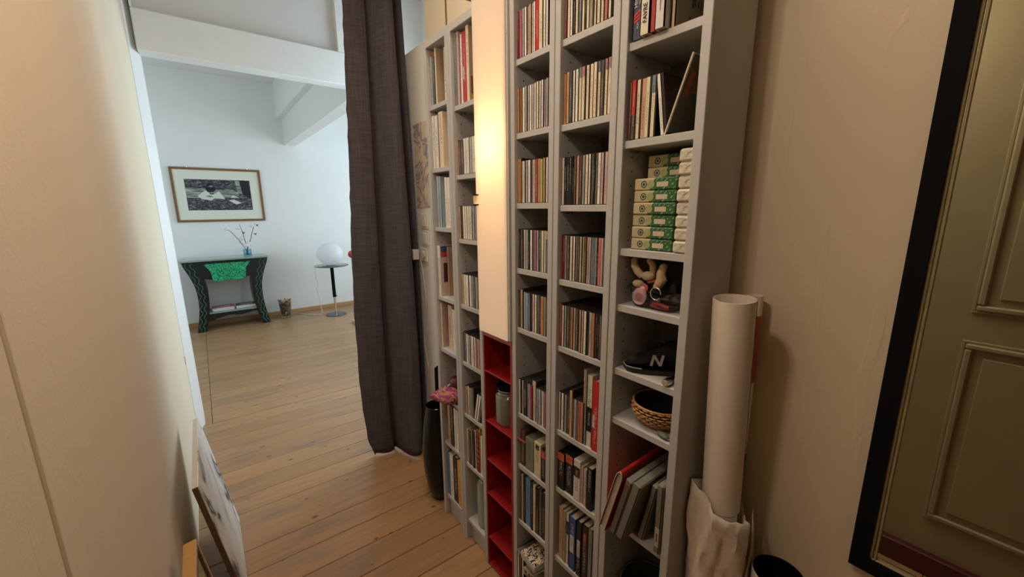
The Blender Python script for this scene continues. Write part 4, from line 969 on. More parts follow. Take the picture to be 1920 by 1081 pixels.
# framed print lying on top of the bookcases beside the lamp
k = thing('framed_print', 'blue abstract print in thin black frame leaning on bookcase top left of lamp', 'picture', (XS+.045, 1.235, 2.0215), (0, math.radians(14), 0))
MB().box(0, -.11, 0, .008, -.104, .30).box(0, .104, 0, .008, .11, .30).box(0, -.104, 0, .008, .104, .006).box(0, -.104, .294, .008, .104, .30).build('frame', BLACK, k)
MB().box(.003, -.104, .006, .006, .104, .294).build('print', art('blue_wash', [(.05,.13,.28), (.45,.50,.58), (.10,.22,.42), (.60,.58,.56)], 9), k)
k.rotation_euler = (math.radians(28), math.radians(14), 0)
k.location.z = 2.075

# ---------------------------------------------------------------- rolls and tubes beside the bookcases
PAPER = mat('off_white_paper', (.88, .80, .71), 0.75, 0.04, 30); TISSUE = mat('crumpled_tracing_paper', (.72, .64, .54), 0.7, 0.12, 12, bump=1.0, bscale=30)
def rollmesh(r, h, turns=2.6, seg=36, th=.0008):
    m_ = MB(); pts = []
    n_ = int(seg*turns)
    for i in range(n_+1): a = 2*math.pi*i/seg; rr_ = r-.0016*i/seg; pts.append((rr_*math.cos(a+.6), rr_*math.sin(a+.6)))
    for i in range(n_):
        a, b = pts[i], pts[i+1]
        m_.quad([(a[0], a[1], 0), (b[0], b[1], 0), (b[0], b[1], h), (a[0], a[1], h)])
        ka = 1-th/r; m_.quad([(a[0]*ka, a[1]*ka, 0), (b[0]*ka, b[1]*ka, 0), (b[0]*ka, b[1]*ka, h), (a[0]*ka, a[1]*ka, h)])
        m_.quad([(a[0], a[1], h), (b[0], b[1], h), (b[0]*ka, b[1]*ka, h), (a[0]*ka, a[1]*ka, h)])
    return m_
def aim(o, p0, p1):
    d = Vector(p1)-Vector(p0); o.rotation_mode = 'QUATERNION'; o.rotation_quaternion = d.to_track_quat('Z', 'Y'); o.location = p0
k = thing('paper_roll', 'large plain off-white paper roll standing right of the bookcases', 'paper roll', (0, 0, 0)); aim(k, (.8435, .331, .7585), (.8115, .334, 1.232))
rollmesh(.0395, .4768).build('rolled_sheet', PAPER, k, True)
# crumpled wrapper around its foot
k = thing('wrapped_roll', 'crumpled translucent paper wrapped around the foot of the big roll', 'paper roll', (.832, .326, 0))
m_ = MB(); rr = random.Random(11); NS, NZ = 44, 30
def wr(a, t_):
    base_ = .0525 + .005*math.sin(2*a+5*t_) + .004*math.sin(5*a-9*t_) + .0045*math.sin(3*a+14*t_+1) + .010*(1-t_)*.6 + .0022*math.sin(9*a+23*t_) + .0018*math.sin(13*a-31*t_+2) + .0015*math.sin(17*a+47*t_)
    return base_
for i in range(NZ+1):
    t_ = i/NZ
    for j in range(NS):
        a = 2*math.pi*j/NS; top = .778 + (.024*math.cos(a-1.9) + .006*math.sin(3*a+1))*t_**3
        r_ = wr(a, t_); m_.v.append((r_*math.cos(a), min(r_*math.sin(a), .0615), t_*top))
for i in range(NZ):
    for j in range(NS):
        q = (j+1) % NS; m_.f.append((i*NS+j, i*NS+q, (i+1)*NS+q, (i+1)*NS+j)); m_.m.append(0)
MB().lathe([(.033, 0), (.033, .754), (.029, .7555)], 28, (.008, .002, 0)).build('inner_roll', PAPER, k, True)
w_ = m_.build('tracing_paper', TISSUE, k, True); md = w_.modifiers.new('t', 'SOLIDIFY'); md.thickness = .0012; md.offset = -1
fl_ = MB()
for t_ in range(12):
    u = t_/11; a = 3.6+1.5*u; zz = .28+.46*u; r_ = .062+.004*math.sin(u*9)
    a2 = a+.55
    fl_.v += [(r_*math.cos(a), min(.0615, r_*math.sin(a)), zz), ((r_+.010)*math.cos(a2), min(.0615, (r_+.010)*math.sin(a2)), zz-.03+.05*u)]
for t_ in range(11): fl_.f.append((t_*2, t_*2+1, t_*2+3, t_*2+2)); fl_.m.append(0)
f_o = fl_.build('loose_flap', TISSUE, k, True); md = f_o.modifiers.new('t', 'SOLIDIFY'); md.thickness = .001
k = thing('poster_tube', 'narrow white poster tube with red band behind the large roll', 'tube', (0, 0, 0)); aim(k, (.921, .331, .0), (.910, .333, 1.235))
MB().lathe([(.0145, 0), (.0145, 1.228), (.0125, 1.228), (.0125, 1.18)], 24).build('tube', PAPER, k, True)
MB().lathe([(.0149, 1.035), (.0149, 1.185)], 24, cap0=False, cap1=False).build('red_band', mat('faded_red_print', (.42, .10, .06), 0.6), k, True)
MB().lathe([(.0150, .45), (.0150, .86)], 24, cap0=False, cap1=False).build('black_band', MATTEBLACK, k, True)
k = thing('open_canister', 'tall white open canister with black inside, at the foot of the right wall', 'canister', (.872, .214, 0))
MB().lathe([(.042, 0), (.0485, .004), (.0485, .648), (.0465, .650)], 40, cap1=False).build('outer_wall', PAPER, k, True)
MB().lathe([(.030, .02), (.0455, .03), (.0455, .6505), (.0472, .6512)], 40, cap1=False).build('inner_wall', MATTEBLACK, k, True)

# ---------------------------------------------------------------- mirror on the right wall
my0, my1, mz0, mz1 = -.62, .1195, .722, 2.25
k = thing('mirror', 'large wall mirror in a plain black frame, reflecting a panelled door', 'mirror', (XR, 0, 0))
fw_ = .0265
MB().box(-.018, my1-fw_, mz0, -.001, my1, mz1).box(-.018, my0, mz0, -.001, my0+fw_, mz1).box(-.018, my0+fw_, mz0, -.001, my1-fw_, mz0+fw_).box(-.018, my0+fw_, mz1-fw_, -.001, my1-fw_, mz1).build('frame', MATTEBLACK, k)
GOLD = mat('old_gilt_slip', (.36, .29, .14), 0.5, 0.25, 30)
q = MB()
a, b, c_, d_ = my0+fw_, my1-fw_, mz0+fw_, mz1-fw_
for (y0, z0, y1, z1) in ((b-.0050, c_, b, d_), (b-.0105, c_, b-.0068, d_), (a, c_, a+.005, d_), (a, c_, b, c_+.0035), (a, d_-.005, b, d_)): q.box(-.012, y0, z0, -.005, y1, z1, .001)
q.build('gilt_slip', GOLD, k)
mm, nt, b_, N, L = nmat('silvered_glass'); b_.inputs['Base Color'].default_value = (.80, .80, .76, 1); S(b_, metal=1.0, rough=0.015)
MB().box(-.006, my0+fw_-.002, mz0+fw_-.002, -.002, my1-fw_+.002, mz1-fw_+.002).build('mirror_glass', mm, k)

# ---------------------------------------------------------------- curtain and what stands round it
def curtain():
    m, nt, b, N, L = nmat('plum_brown_linen')
    tc = N('ShaderNodeTexCoord'); S(b, rough=0.95, spec=0.1)
    mp = N('ShaderNodeMapping'); mp.inputs['Scale'].default_value = (90, 90, 3); L(tc.outputs['Object'], mp.inputs[0])
    no = N('ShaderNodeTexNoise'); no.inputs['Scale'].default_value = 2; no.inputs['Detail'].default_value = 4; L(mp.outputs[0], no.inputs['Vector'])
    m2 = N('ShaderNodeMapping'); m2.inputs['Scale'].default_value = (6, 6, 150); L(tc.outputs['Object'], m2.inputs[0])
    n2 = N('ShaderNodeTexNoise'); n2.inputs['Scale'].default_value = 2; n2.inputs['Detail'].default_value = 4; L(m2.outputs[0], n2.inputs['Vector'])
    ad = N('ShaderNodeMath'); ad.operation = 'ADD'; L(no.outputs['Fac'], ad.inputs[0]); L(n2.outputs['Fac'], ad.inputs[1])
    mx = N('ShaderNodeMapRange'); mx.inputs[1].default_value = .7; mx.inputs[2].default_value = 1.35; L(ad.outputs[0], mx.inputs[0])
    cm = N('ShaderNodeMix'); cm.data_type = 'RGBA'; cm.inputs[6].default_value = (.072, .062, .067, 1); cm.inputs[7].default_value = (.17, .148, .160, 1)
    L(mx.outputs[0], cm.inputs[0]); L(cm.outputs[2], b.inputs['Base Color'])
    bp = N('ShaderNodeBump'); bp.inputs['Strength'].default_value = .35; bp.inputs['Distance'].default_value = .0015; L(ad.outputs[0], bp.inputs['Height']); L(bp.outputs[0], b.inputs['Normal'])
    tl = N('ShaderNodeBsdfTranslucent'); tl.inputs[0].default_value = (.16, .13, .145, 1); ms = N('ShaderNodeMixShader'); ms.inputs[0].default_value = .25
    o = nt.nodes['Material Output']; L(b.outputs[0], ms.inputs[1]); L(tl.outputs[0], ms.inputs[2]); L(ms.outputs[0], o.inputs[0]); return m
CP = [(.652,2.150),(.670,2.138),(.700,2.122),(.735,2.112),(.752,2.118),(.762,2.150),(.768,2.135),(.775,2.090),(.790,2.030),(.812,1.975),(.832,1.965),(.850,1.985),(.862,2.045),(.872,2.110),(.880,2.090),(.890,2.045),(.905,2.035),(.920,2.060),(.930,2.110)]
def catmull(P, n):
    out = []
    for i in range(len(P)-1):
        p0, p1, p2, p3 = P[max(i-1, 0)], P[i], P[i+1], P[min(i+2, len(P)-1)]
        for q in range(n):
            t_ = q/n
            out.append(tuple(.5*((2*p1[d]) + (-p0[d]+p2[d])*t_ + (2*p0[d]-5*p1[d]+4*p2[d]-p3[d])*t_*t_ + (-p0[d]+3*p1[d]-3*p2[d]+p3[d])*t_**3) for d in (0, 1)))
    out.append(P[-1]); return out
path = catmull(CP, 6); NP = len(path); NZ = 70
cu = MB(); rr = random.Random(2)
jag = [rr.uniform(-.003, .003) for _ in range(NZ+1)]
for i in range(NZ+1):
    zz = .010 + (2.93-.010)*i/NZ; u = zz/2.93
    for j, (x, y_) in enumerate(path):
        f = 1-.30*u**2                                   # folds a little shallower towards the heading
        yy = 2.09+(y_-2.09)*f + .004*math.sin(3*zz+8*x)
        bl = math.sin(math.pi*min(1, u)**.5)*(1-u)**.55; xx = x + (.030*u**2 if x < .74 else 0) + .003*math.sin(2.1*zz+20*y_)*(.3+u*.7) + bl*(.072*max(-1, min(.55, (x-.79)/.138)))
        xx = min(xx, .927)
        if j < 2: xx += jag[i]
        hem = .004*math.sin(j*.35) + (-.012 if j == 0 else 0) if i == 0 else 0
        cu.v.append((xx, yy, zz+hem))
for i in range(NZ):
    for j in range(NP-1): cu.f.append((i*NP+j, i*NP+j+1, (i+1)*NP+j+1, (i+1)*NP+j)); cu.m.append(0)
co = cu.build('curtain', curtain(), None, True); tag(co, 'long dark plum-brown linen curtain hanging in folds left of the bookcases', 'curtain')
md = co.modifiers.new('t', 'SOLIDIFY'); md.thickness = .0018
k = thing('curtain_rail', 'white curtain rail high over the passage', 'curtain rail', (0, 0, 0))
MB().tube([(-.17, 2.09, 2.945), (.94, 2.09, 2.945)], .008, 10).build('rail', WHITEP, k, True)
gl = MB()
for q in range(7): gl.box(.67+q*.04, 2.086, 2.926, .674+q*.04, 2.094, 2.94)
gl.build('gliders', WHITEP, k)

# poster, switches, plug and cable on the right wall beyond the bookcases
k = thing('poster', 'small parchment-coloured abstract print on the wall left of the bookcases', 'poster', (XR, 0, 0))
MB().box(-.0015, 1.84, 1.415, -.0002, 2.045, 1.835).build('sheet', art('faded_watercolour', [(.66,.56,.40), (.70,.62,.48), (.62,.52,.38), (.25,.24,.34), (.70,.62,.48), (.68,.42,.16)], 10, dist=1.2, lo=.36, hi=.70), k)
for i, (zz, lab) in enumerate(((1.345, 'upper cream square light switch by the bookcase'), (1.258, 'lower cream square light switch by the bookcase'))):
    k = thing('light_switch', lab, 'switch', (XR, 1.962, zz), group='pair of light switches')
    MB().box(-.008, -.040, -.040, -.0002, .040, .040, .003).build('plate', WHITEP, k); MB().box(-.012, -.024, -.027, -.007, .024, .027, .003).build('rocker', WHITEP, k)
k = thing('wall_socket', 'cream wall socket below the two light switches', 'socket', (XR, 1.985, 1.165))
MB().box(-.008, -.040, -.036, -.0002, .040, .040, .003).build('plate', WHITEP, k); MB().lathe([(.018, 0), (.018, .006)], 18).build('socket_ring', WHITEP, k, True, (-.010, -.006, .006), (0, -math.pi/2, 0))
k = thing('plug_adapter', 'white box adapter hanging on the cable beside the curtain edge', 'adapter', (XR-.03, 2.045, 1.165))
MB().box(-.018, -.016, -.028, .018, .016, .028, .003).build('body', WHITEP, k); MB().box(.018, -.004, -.004, .027, .004, .004).build('pin', CHROME, k)
cab = [(.938, 2.030, 1.135), (.937, 2.005, 1.05), (.938, 1.990, .95), (.938, 1.985, .90), (.938, 2.02, .76), (.938, 2.035, .66), (.938, 2.015, .56), (.938, 2.00, .50), (.938, 2.02, .38), (.938, 2.03, .27), (.935, 2.03, .05), (.93, 2.02, .006)]
tag(MB().tube(catmull([(a_[1], a_[2]) for a_ in cab], 4) and [(.938, *q) for q in catmull([(a_[1], a_[2]) for a_ in cab], 4)], .0028, 7).build('cable', WHITEP, None, True), 'white cable hanging down the wall from the socket', 'cable')
struct(MB().box(XR-.010, 2.12, 0, XR+.01, 2.20, 2.10, .003).build('trim_7', mat('beige_door_trim', (.42, .32, .20), 0.5)))

# tall black vase with a stick
def vase():
    t = thing('floor_vase', 'tall glossy black oval floor vase between curtain and bookcases', 'vase', (.783, 1.608, 0))
    pf = [(.030, 0), (.040, .008), (.060, .07), (.072, .16), (.0765, .25), (.074, .33), (.066, .41), (.055, .465), (.0515, .495), (.049, .497), (.047, .488), (.056, .42), (.064, .30), (.04, .05)]
    MB().lathe(pf, 44, cap1=True).build('body', mat('black_glaze', (.006, .007, .005), 0.16, .1, spec=.35), t, True); return t
vase()
k = thing('black_stick', 'thin flat black stick standing in the black vase', 'stick', (0, 0, 0)); aim(k, (.785, 1.612, .06), (.800, 1.625, .675))
MB().box(-.005, -.011, 0, .005, .011, .615, .001).build('shaft', MATTEBLACK, k); MB().box(-.005, -.022, .600, .005, -.011, .615, .001).build('hook', MATTEBLACK, k)
k = thing('paper_scrap', 'small white paper corner on floor behind the curtain', 'paper', (.935, 2.15, .001))
MB().prism([(0, 0), (.03, 0), (.022, .075), (-.02, .02)], .002, 'x', -.02).build('sheet', WHITEP, k)

# ---------------------------------------------------------------- pictures leaning on the left wall
k = thing('canvas_painting', 'unframed pale canvas with dark smudges leaning against the left wall', 'painting', (-.028, 1.785, .002), (0, math.radians(-8.6), 0))
m_ = MB(); L2 = .272; Hh = .548; T_ = .018
m_.box(-.003, -L2, 0, 0, L2, Hh)
m_.build('canvas', art('smudged_canvas', [(.76,.73,.68), (.72,.68,.63), (.55,.51,.47), (.05,.045,.05), (.40,.37,.35)], 4.0, dist=1.0, stretch=(1, 1.3, 1.0), lo=.44, hi=.70), k)
edge = mat('raw_canvas_edge', (.60, .55, .47), 0.8, .1); brn = mat('brown_stretcher', (.12, .07, .03), 0.7)
MB().box(-T_, -L2, Hh-.0025, -.003, L2, Hh).build('canvas_edge', edge, k)
MB().box(-T_, -L2, 0, -.003, -L2+.016, Hh-.003).box(-T_, L2-.016, 0, -.003, L2, Hh-.003).box(-T_, -L2+.016, 0, -.003, L2-.016, .02).box(-T_, -L2+.016, Hh-.025, -.003, L2-.016, Hh-.003).build('stretcher', brn, k)
k = thing('picture_frame', 'honey-coloured wooden picture frame leaning near camera at left wall', 'frame', (-.052, 1.115, .002), (0, math.radians(-8.2), 0))
HON = wood('honey_wood', (.46, .22, .06), (.60, .33, .12), False)
A_, B_, Tf = .215, .495, .030
MB().box(-Tf, -A_, B_-.012, 0, A_, B_, .001).box(-Tf, -A_, 0, 0, -A_+.012, B_-.012).box(-Tf, A_-.012, 0, 0, A_, B_-.012).box(-Tf, -A_+.012, 0, 0, A_-.012, .012).build('moulding', HON, k)
MB().box(-.012, -A_+.012, .012, -.008, A_-.012, B_-.012).build('picture', art('ochre_picture', [(.50,.42,.22), (.30,.28,.14), (.12,.10,.05)], 5), k)
MB().box(-.008, -A_+.012, B_-.022, -.001, A_-.012, B_-.012).box(-.008, A_-.020, .012, -.001, A_-.012, B_-.022).build('inner_bevel', brn, k)
tag(MB().box(-.1785, 3.085, .47, -.176, 3.10, .525, .0005).build('sticker', mat('red_sticker', (.5, .03, .03), 0.5)), 'small red sticker low at the end of the left wall', 'sticker')
# ---------------------------------------------------------------- far room
YW = 6.12
# framed etching
k = thing('framed_etching', 'brown-framed black and white etching of a child at a desk, over console', 'picture', (0, YW, 0))
px0, px1, pz0, pz1 = -.195, .690, 1.272, 1.900
FW = .024
FRM = mat('brown_frame_wood', (.20, .095, .04), 0.45)
MB().box(px0, -.024, pz0, px1, -.001, pz0+FW, .003).box(px0, -.024, pz1-FW, px1, -.001, pz1, .003).box(px0, -.024, pz0+FW, px0+FW, -.001, pz1-FW, .003).box(px1-FW, -.024, pz0+FW, px1, -.001, pz1-FW, .003).build('frame', FRM, k)
MB().box(px0+FW, -.010, pz0+FW, px1-FW, -.004, pz1-FW).build('mount', mat('ivory_mount', (.72, .72, .62), 0.8, .02), k)
MB().box(px0+FW, -.013, pz0+FW, px1-FW, -.010, pz0+FW+.006).box(px0+FW, -.013, pz1-FW-.006, px1-FW, -.010, pz1-FW).box(px0+FW, -.013, pz0+FW+.006, px0+FW+.006, -.010, pz1-FW-.006).box(px1-FW-.006, -.013, pz0+FW+.006, px1-FW, -.010, pz1-FW-.006).build('gilt_fillet', mat('pale_gilt', (.70, .56, .30), 0.5), k)
hatch = art('etched_hatching', [(.012,.012,.016), (.07,.07,.08), (.42,.42,.40)], 10, dist=1.0, stretch=(2.5, 1, 14), lo=.36, hi=.72)
hatch2 = art('etched_light_hatching', [(.05,.05,.05), (.20,.20,.19), (.42,.42,.38)], 8, dist=.6, stretch=(1, 1, 12), lo=.3, hi=.62)
ex0, ex1, ez0, ez1 = -.075, .568, 1.408, 1.768
tx = lambda u: ex0+(ex1-ex0)*u
tz = lambda v: ez0+(ez1-ez0)*v
e_ = MB().box(ex0, -.0104, ez0, ex1, -.0100, ez1).build('etching', hatch, k)
INKK = mat('etching_black', (.012, .012, .02), 0.8); INKP = mat('etching_paper', (.62, .62, .54), 0.8)
def flat(name, pts, m_, d): MB().prism([(tx(a_), tz(b_)) for a_, b_ in pts], .0004, 'y', d).build(name, m_, e_)
flat('back_wall', [(0, .72), (0, .40), (.80, .40), (.80, .62), (.30, .70)], hatch2, -.0108)
flat('door_light', [(.76, .98), (.83, .98), (.86, .52), (.79, .60)], hatch2, -.0109)
flat('dark_doorway', [(.84, .99), (.98, .99), (.99, .40), (.86, .52)], INKK, -.0110)
flat('desk_edge', [(0, .385), (1, .385), (1, .40), (0, .40)], INKK, -.0110)
flat('shirt', [(.16, .47), (.30, .66), (.36, .56), (.44, .55), (.49, .63), (.56, .42), (.57, .36), (.42, .40), (.36, .32), (.22, .36)], INKP, -.0114)
flat('hair', [(.37+.075*(1+.10*math.sin(a*5))*math.cos(a*.45), .73+.155*(1+.10*math.sin(a*5))*math.sin(a*.45)) for a in range(14)], INKK, -.0118)
flat('hair_light', [(.33, .76), (.38, .82), (.42, .79), (.39, .75), (.36, .77)], hatch2, -.0122)
flat('collar', [(.33, .58), (.38, .55), (.43, .58), (.40, .52), (.36, .52)], INKK, -.0122)
flat('arm_shadow', [(.28, .45), (.34, .50), (.40, .44), (.34, .42)], hatch2, -.0120)
flat('hand', [(.40, .42), (.46, .46), (.50, .41), (.44, .38)], INKP, -.0124)
flat('chair_back', [(.52, .62), (.62, .70), (.72, .68), (.76, .58), (.66, .45), (.56, .44)], hatch2, -.0112)
flat('book', [(.66, .42), (.70, .50), (.78, .43)], INKP, -.0114)
flat('paper_sheet', [(.62, .33), (.71, .35), (.83, .24), (.74, .19)], INKP, -.0114)
ng = MB()
for a_ in (-.03, .56): ng.tube([(a_, -.004, pz1), (a_, -.004, pz1+.012)], .004, 8)
ng.build('hanger', CHROME, k)

# console table
TX, TY0, TY1 = .200, 5.78, 6.07
CK = mat('black_green_paint', (.006, .010, .010), 0.32, .2); CG = mat('dark_green_paint', (.012, .05, .03), 0.3); CT = mat('pale_green_table_top', (.28, .38, .31), 0.10, .05)
GLIN = mat('light_green_line', (.05, .22, .10), 0.5); WOB = mat('leaf_green', (.02, .36, .14), 0.5)
k = thing('console_table', 'black console table with green mosaic panel and wavy green lines', 'console table', (TX, 0, 0))
HT = .852
def legshape(s_):
    out, inn = [], []
    for i in range(17):
        u = i/16; zz = u*(HT-.02)
        hw = .372 - .052*math.sin(math.pi*min(1, u*1.08))*(1 if u < .9 else .6) + .048*max(0, (u-.62)/.38)**1.6 + .0
        wd = .088 + .030*u + .11*max(0, (u-.72)/.28)**1.5
        out.append((s_*hw, zz)); inn.append((s_*(hw-wd), zz))
    return out, inn
for s_ in (-1, 1):
    o_, i_ = legshape(s_)
    MB().prism(o_+i_[::-1], TY1-TY0, 'y', TY0).build('leg', CK, k)
    for w_ in (.22, .62):
        tb = []
        for i in range(49):
            u = i/48*.98+.008; f = u*16; q = min(15, int(f)); v_ = f-q
            ox = o_[q][0]*(1-v_)+o_[q+1][0]*v_; ix = i_[q][0]*(1-v_)+i_[q+1][0]*v_; zz = u*(HT-.02)
            tb.append((ox+(ix-ox)*w_*(.086/abs(ox-ix))**.6 + .012*math.sin(u*52), TY0-.001, zz))
        MB().tube(tb, .0028, 5).build('wavy_line', GLIN, k, True)
MB().prism([(-.42, HT-.02), (.42, HT-.02), (.30, HT-.05), (.24, .63), (.18, .615), (.10, .60), (0, .605), (-.10, .60), (-.18, .615), (-.24, .63), (-.30, HT-.05)], .02, 'y', TY0+.004).build('apron', CK, k)
MB().prism([(-.22, HT-.055), (.235, HT-.055), (.185, .73), (.17, .61), (.11, .585), (.05, .598), (0, .592), (-.06, .598), (-.12, .575), (-.155, .60), (-.165, .70)], .006, 'y', TY0-.002).build('mosaic_panel', art('green_squiggle', [(.005,.10,.03), (.01,.15,.05), (.05,.55,.26)], 55, dist=2.5, detail=1, lo=.40, hi=.56), k)
MB().box(-.435, TY0-.015, HT-.022, .425, TY1+.01, HT, .003).build('table_top', [CT], k)
MB().box(-.42, TY0-.010, HT-.030, .41, TY0+.0, HT-.020).build('top_edge', CK, k)
MB().box(-.285, TY0+.01, .205, .285, TY1, .222).build('shelf', CT, k)
MB().prism([(-.285, .222), (.285, .222), (.290, .170), (.20, .175), (.08, .150), (-.05, .165), (-.15, .145), (-.22, .12), (-.285, .11)], .012, 'y', TY0+.012).build('shelf_apron', CK, k)
MB().prism([(-.27, .165), (.27, .20), (.27, .15), (.10, .125), (-.05, .14), (-.26, .08)], .006, 'y', TY1-.01).build('back_rail', CT, k)
def mag(x, label, colr_, n, w):
    for q in range(n):
        col_ = colr_ if q == n-1 else (.62, .60, .55)
        lab = label if q == n-1 else 'plain white-edged magazine, %s from the bottom of the %s pile on console' % (ORD[q], 'left' if x < 0 else 'right')
        t_ = thing('magazine', lab, 'magazine', (TX+x+R.uniform(-.004, .004), 5.90+R.uniform(-.004, .004), .2225+q*.0090), (0, 0, R.uniform(-.03, .03)))
        MB().box(-w/2, -.085, .0002, w/2, .085, .0080).build('pages', mat('magazine_pages', (.62, .60, .56), .7, .1, 150), t_)
        MB().box(-w/2, -.085, .0080, w/2, .085, .0086).build('cover', mat('magazine_cover', col_, .4), t_)
        if q == n-1:
            MB().box(-w*.30, -.040, .0086, w*.32, .020, .0090).build('cover_print', art('cover_photo', [(.08,.06,.30), (.60,.50,.55), (.30,.05,.08)] if x < 0 else [(.04,.03,.03), (.55,.50,.46), (.20,.05,.04)], 20), t_)
mag(-.098, 'pink-covered magazine, top of the left pile on the console shelf', (.55, .06, .12), 4, .215)
mag(.140, 'brown-covered magazine, top of the right pile on the console shelf', (.10, .045, .03), 4, .215)

# blue glass with cotton stems
k = thing('glass_vase', 'small pale blue square glass vase on the console table', 'vase', (.428, 5.90, HT))
BG = glass('pale_blue_glass', (.72, .88, .95), .05)
q = MB()
for (a0, b0, a1, b1) in ((-.040, -.040, .040, -.034), (-.040, .034, .040, .040), (-.040, -.034, -.034, .034), (.034, -.034, .040, .034)): q.box(a0, b0, .006, a1, b1, .085)
q.box(-.040, -.040, .0005, .040, .040, .006); q.build('glass_body', BG, k)
MB().box(-.033, -.033, .0065, .033, .033, .036).build('water', glass('blue_water', (.66, .86, .94), 0), k)
STEM = mat('dark_twig', (.05, .025, .025), .7); COT = mat('cotton_fluff', (.78, .74, .72), .95, .05, bump=.6)
def stem(label, pts, bolls, seed):
    t_ = thing('cotton_stem', label, 'cotton stem', (.428, 5.90, HT), group='cotton stems in the blue vase')
    MB().tube(pts, [.0032]*(len(pts)-1)+[.0018], 6).build('twig', STEM, t_, True)
    rr_ = random.Random(seed)
    for (x, zz, full_) in bolls:
        y_ = rr_.uniform(-.015, .015)
        MB().tube([(x+.014, y_*.3, zz-.022), (x+.004, y_*.6, zz-.012)], .0018, 5).build('husk', STEM, t_, True)
        if full_:
            b_ = MB()
            for (dx, dz) in ((-.012, 0), (.010, .002), (0, .012), (0, -.006)): b_.addbm(blob((x+dx, y_, zz+dz), .0155, 1, .9, .8, 2, .10, seed))
            b_.build('cotton_boll', COT, t_, True)
        else:
            b_ = MB()
            for dx in (-.012, 0, .012): b_.tube([(x, y_, zz-.010), (x+dx*.7, y_, zz), (x+dx*1.4, y_, zz+.012)], [.003, .004, .001], 6)
            b_.build('seed_husk', STEM, t_, True)
stem('cotton stem leaning left in the blue vase', [(.012, 0, .010), (-.02, 0, .10), (-.07, 0, .20), (-.12, -.005, .275), (-.165, -.008, .33)], [(-.175, .335, True), (-.045, .165, True)], 1)
stem('middle cotton stem in the blue vase, bolls at top and midway', [(-.012, 0, .010), (.006, 0, .11), (-.010, .005, .20), (-.022, .01, .30), (-.042, .01, .385)], [(-.062, .342, True), (-.034, .215, True), (-.012, .285, False), (.004, .125, True)], 2)
stem('cotton stem leaning right in the blue vase', [(0, .01, .010), (.012, .01, .10), (.04, .01, .16), (.065, .01, .24), (.095, .012, .33), (.115, .01, .395)], [(.085, .362, True), (.140, .372, False), (.108, .265, False), (.030, .145, True)], 3)

# glass of corks
k = thing('glass_vase', 'tall clear glass vase full of corks standing on the floor', 'vase', (.765, 5.915, 0))
MB().lathe([(.050, .001), (.055, .005), (.078, .235), (.0755, .235), (.054, .022), (.048, .020)], 36, cap1=True).build('glass_body', glass('thick_clear_glass', (.90, .93, .90), .02), k, True)
CORK = [mat('cork_light', (.74, .52, .32), .8, .2, 60), mat('cork_red', (.42, .17, .12), .8, .2, 60), mat('cork_tan', (.62, .42, .24), .8, .2, 60)]
cm = ume('cork', MB().lathe([(.0085, -.019), (.0098, -.017), (.0098, .017), (.0085, .019)], 10), [CORK[0]])
cms = []
for m_ in CORK: c = cm.copy(); c.materials.clear(); c.materials.append(m_); cms.append(c)
rr = random.Random(9); cnt = 0
for zi in range(10):
    zz = .036+zi*.0225; rmax = .054+(.078-.054)*(zz/.235)-.018
    for q in range(8 if zi else 6):
        a_ = q*math.pi/4+zi*.4+rr.uniform(-.2, .2); r_ = rmax*(1 if q % 4 else .45)
        ck = rr.randrange(3); o = put('cork', cms[ck], None, (.765+r_*math.cos(a_), 5.915+r_*math.sin(a_), zz+rr.uniform(-.003, .003)), (rr.uniform(.9, 2.2), rr.uniform(-.5, .5), a_+rr.uniform(-1, 1)))
        tag(o, '%s wine cork in the %s layer of the tall glass vase on the floor' % (['pale', 'red-stained', 'tan'][ck], ['lowest', 'second', 'third', 'fourth', 'fifth', 'sixth', 'seventh', 'eighth', 'ninth', 'topmost'][zi]), 'cork', 'corks in the glass vase'); cnt += 1

# side table with globe lamp
k = thing('side_table', 'small round smoked-glass side table on a single leg', 'side table', (1.325, 5.64, 0))
SM = mat('smoked_top', (.09, .10, .11), .08, .05); BS = mat('dark_steel', (.05, .055, .06), .3, .05)
MB().lathe([(.208, .668), (.212, .671), (.212, .676), (.208, .679)], 48).build('table_top', SM, k, True)
MB().lathe([(.125, .0), (.130, .004), (.128, .009), (.03, .016)], 40).build('base', BS, k, True)
MB().lathe([(.013, .012), (.013, .25)], 16).build('lower_pole', CHROME, k, True)
MB().lathe([(.0215, .245), (.0215, .668)], 18).build('upper_pole', MATTEBLACK, k, True)
MB().addbm(blob((.028, -.012, .262), .014, 1, 1, 1, 2)).build('knob', BRASS, k, True)
k = thing('globe_lamp', 'unlit white opal glass globe lamp on the round side table', 'lamp', (1.318, 5.64, .6795))
def og():
    m, nt, b, N, L = nmat('opal_white_glass'); b.inputs['Base Color'].default_value = (.86, .87, .88, 1); S(b, rough=.25, spec=.4)
    tl = N('ShaderNodeBsdfTranslucent'); tl.inputs[0].default_value = (.95, .96, .97, 1); ms = N('ShaderNodeMixShader'); ms.inputs[0].default_value = .55
    o = nt.nodes['Material Output']; L(b.outputs[0], ms.inputs[1]); L(tl.outputs[0], ms.inputs[2]); L(ms.outputs[0], o.inputs[0]); return m
OG = og()
MB().addbm(blob((0, 0, .150), .163, 1, 1, .90, 4)).build('globe', OG, k, True)
MB().lathe([(.062, 0), (.064, .003), (.058, .012)], 30).build('foot', CHROME, k, True)
cp = [(1.20, 5.60, .682), (1.118, 5.60, .682), (1.108, 5.60, .66), (1.112, 5.61, .55), (1.135, 5.64, .44), (1.125, 5.66, .33), (1.15, 5.68, .18), (1.165, 5.70, .04), (1.14, 5.72, .006), (1.02, 5.86, .005), (.90, 6.05, .005), (.80, 6.08, .005)]
k = thing('lamp_cable', 'white flex from the globe lamp down to the floor', 'cable', (0, 0, 0))
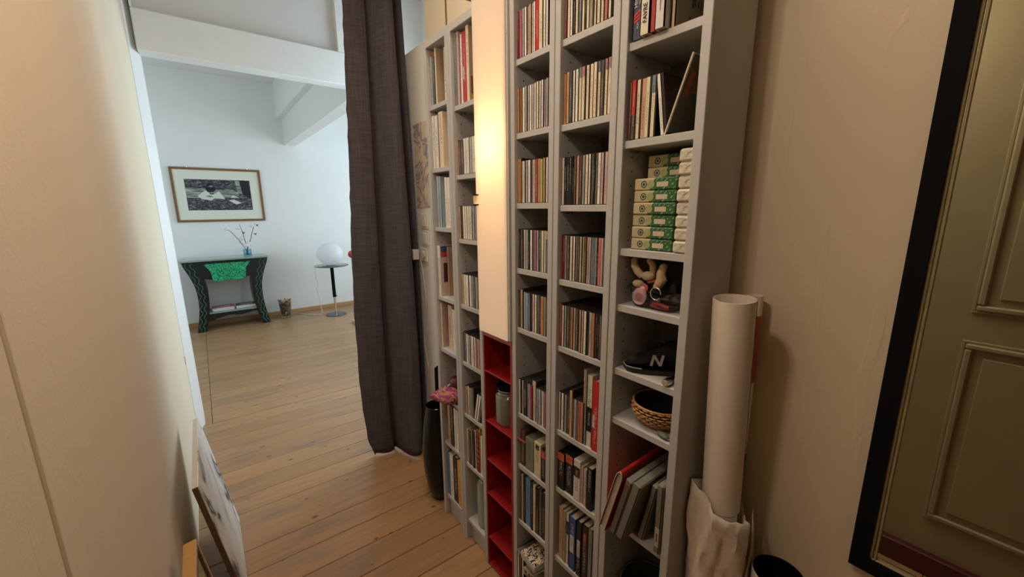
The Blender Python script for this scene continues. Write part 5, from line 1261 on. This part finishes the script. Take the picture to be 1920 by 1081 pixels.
MB().tube(cp, .0045, 7).build('flex', WHITEP, k, True); MB().box(1.113, 5.640, .335, 1.137, 5.662, .395, .004).build('inline_switch', WHITEP, k)
k = thing('red_ball', 'red round ball lamp peeping out behind the curtain edge', 'ball', (1.66, 5.85, .72))
MB().addbm(blob((0, 0, .06), .055, 1, 1, 1, 3)).build('ball', mat('matt_red', (.55, .05, .07), .5), k, True); MB().lathe([(.02, -.72), (.02, .01)], 12).build('stand', CHROME, k, True)
k = thing('wooden_stick', 'pale wooden stick lying on the floor at the curtain edge', 'stick', (0, 0, 0)); aim(k, (1.385, 5.10, .012), (1.42, 4.60, .012))
MB().box(-.011, -.022, 0, .011, .022, .52, .002).build('slat', wood('pale_wood', (.55, .38, .22), (.64, .46, .28), False), k)
# narrow tan strip on wall by the console
struct(MB().box(-.32, 6.112, 0, -.28, 6.121, .9).build('trim_8', mat('tan_wall_strip', (.5, .45, .38), .8)))
# flat housing for the added hall fill light, above the picture
k = thing('ceiling_fill_fixture', 'added flat rectangular ceiling fill light over the passage, above the bookcases', 'lamp', (.44, 1.00, CZ))
MB().box(-.27, -.37, -.028, .27, -.35, -.001).box(-.27, .35, -.028, .27, .37, -.001).box(-.27, -.35, -.028, -.25, .35, -.001).box(.25, -.35, -.028, .27, .35, -.001).build('frame', WHITEP, k)
MB().box(-.25, -.35, -.020, .25, .35, -.002).build('fill_panel', emis('fill_panel_glow', (1.0, .80, .62), 3.0), k)
k = thing('pendant_fill_lamp', 'added white globe pendant, unseen fill light above the camera', 'lamp', (.02, .50, 2.06))  # body for the added pendant fill
MB().addbm(blob((0, 0, .135), .055, 1, 1, .7, 3)).build('cap', WHITEP, k, True); MB().tube([(0, 0, .15), (0, 0, CZ-2.06)], .003, 6).build('cord', WHITEP, k)
MB().addbm(blob((0, 0, 0), .035, 1, 1, 1.2, 3)).build('bulb', emis('pendant_fill_glow', (1.0, .83, .67), 4.0), k, True)
MB().tube([(0, 0, .04), (0, 0, .11)], .014, 12).build('bulb_holder', WHITEP, k, True)
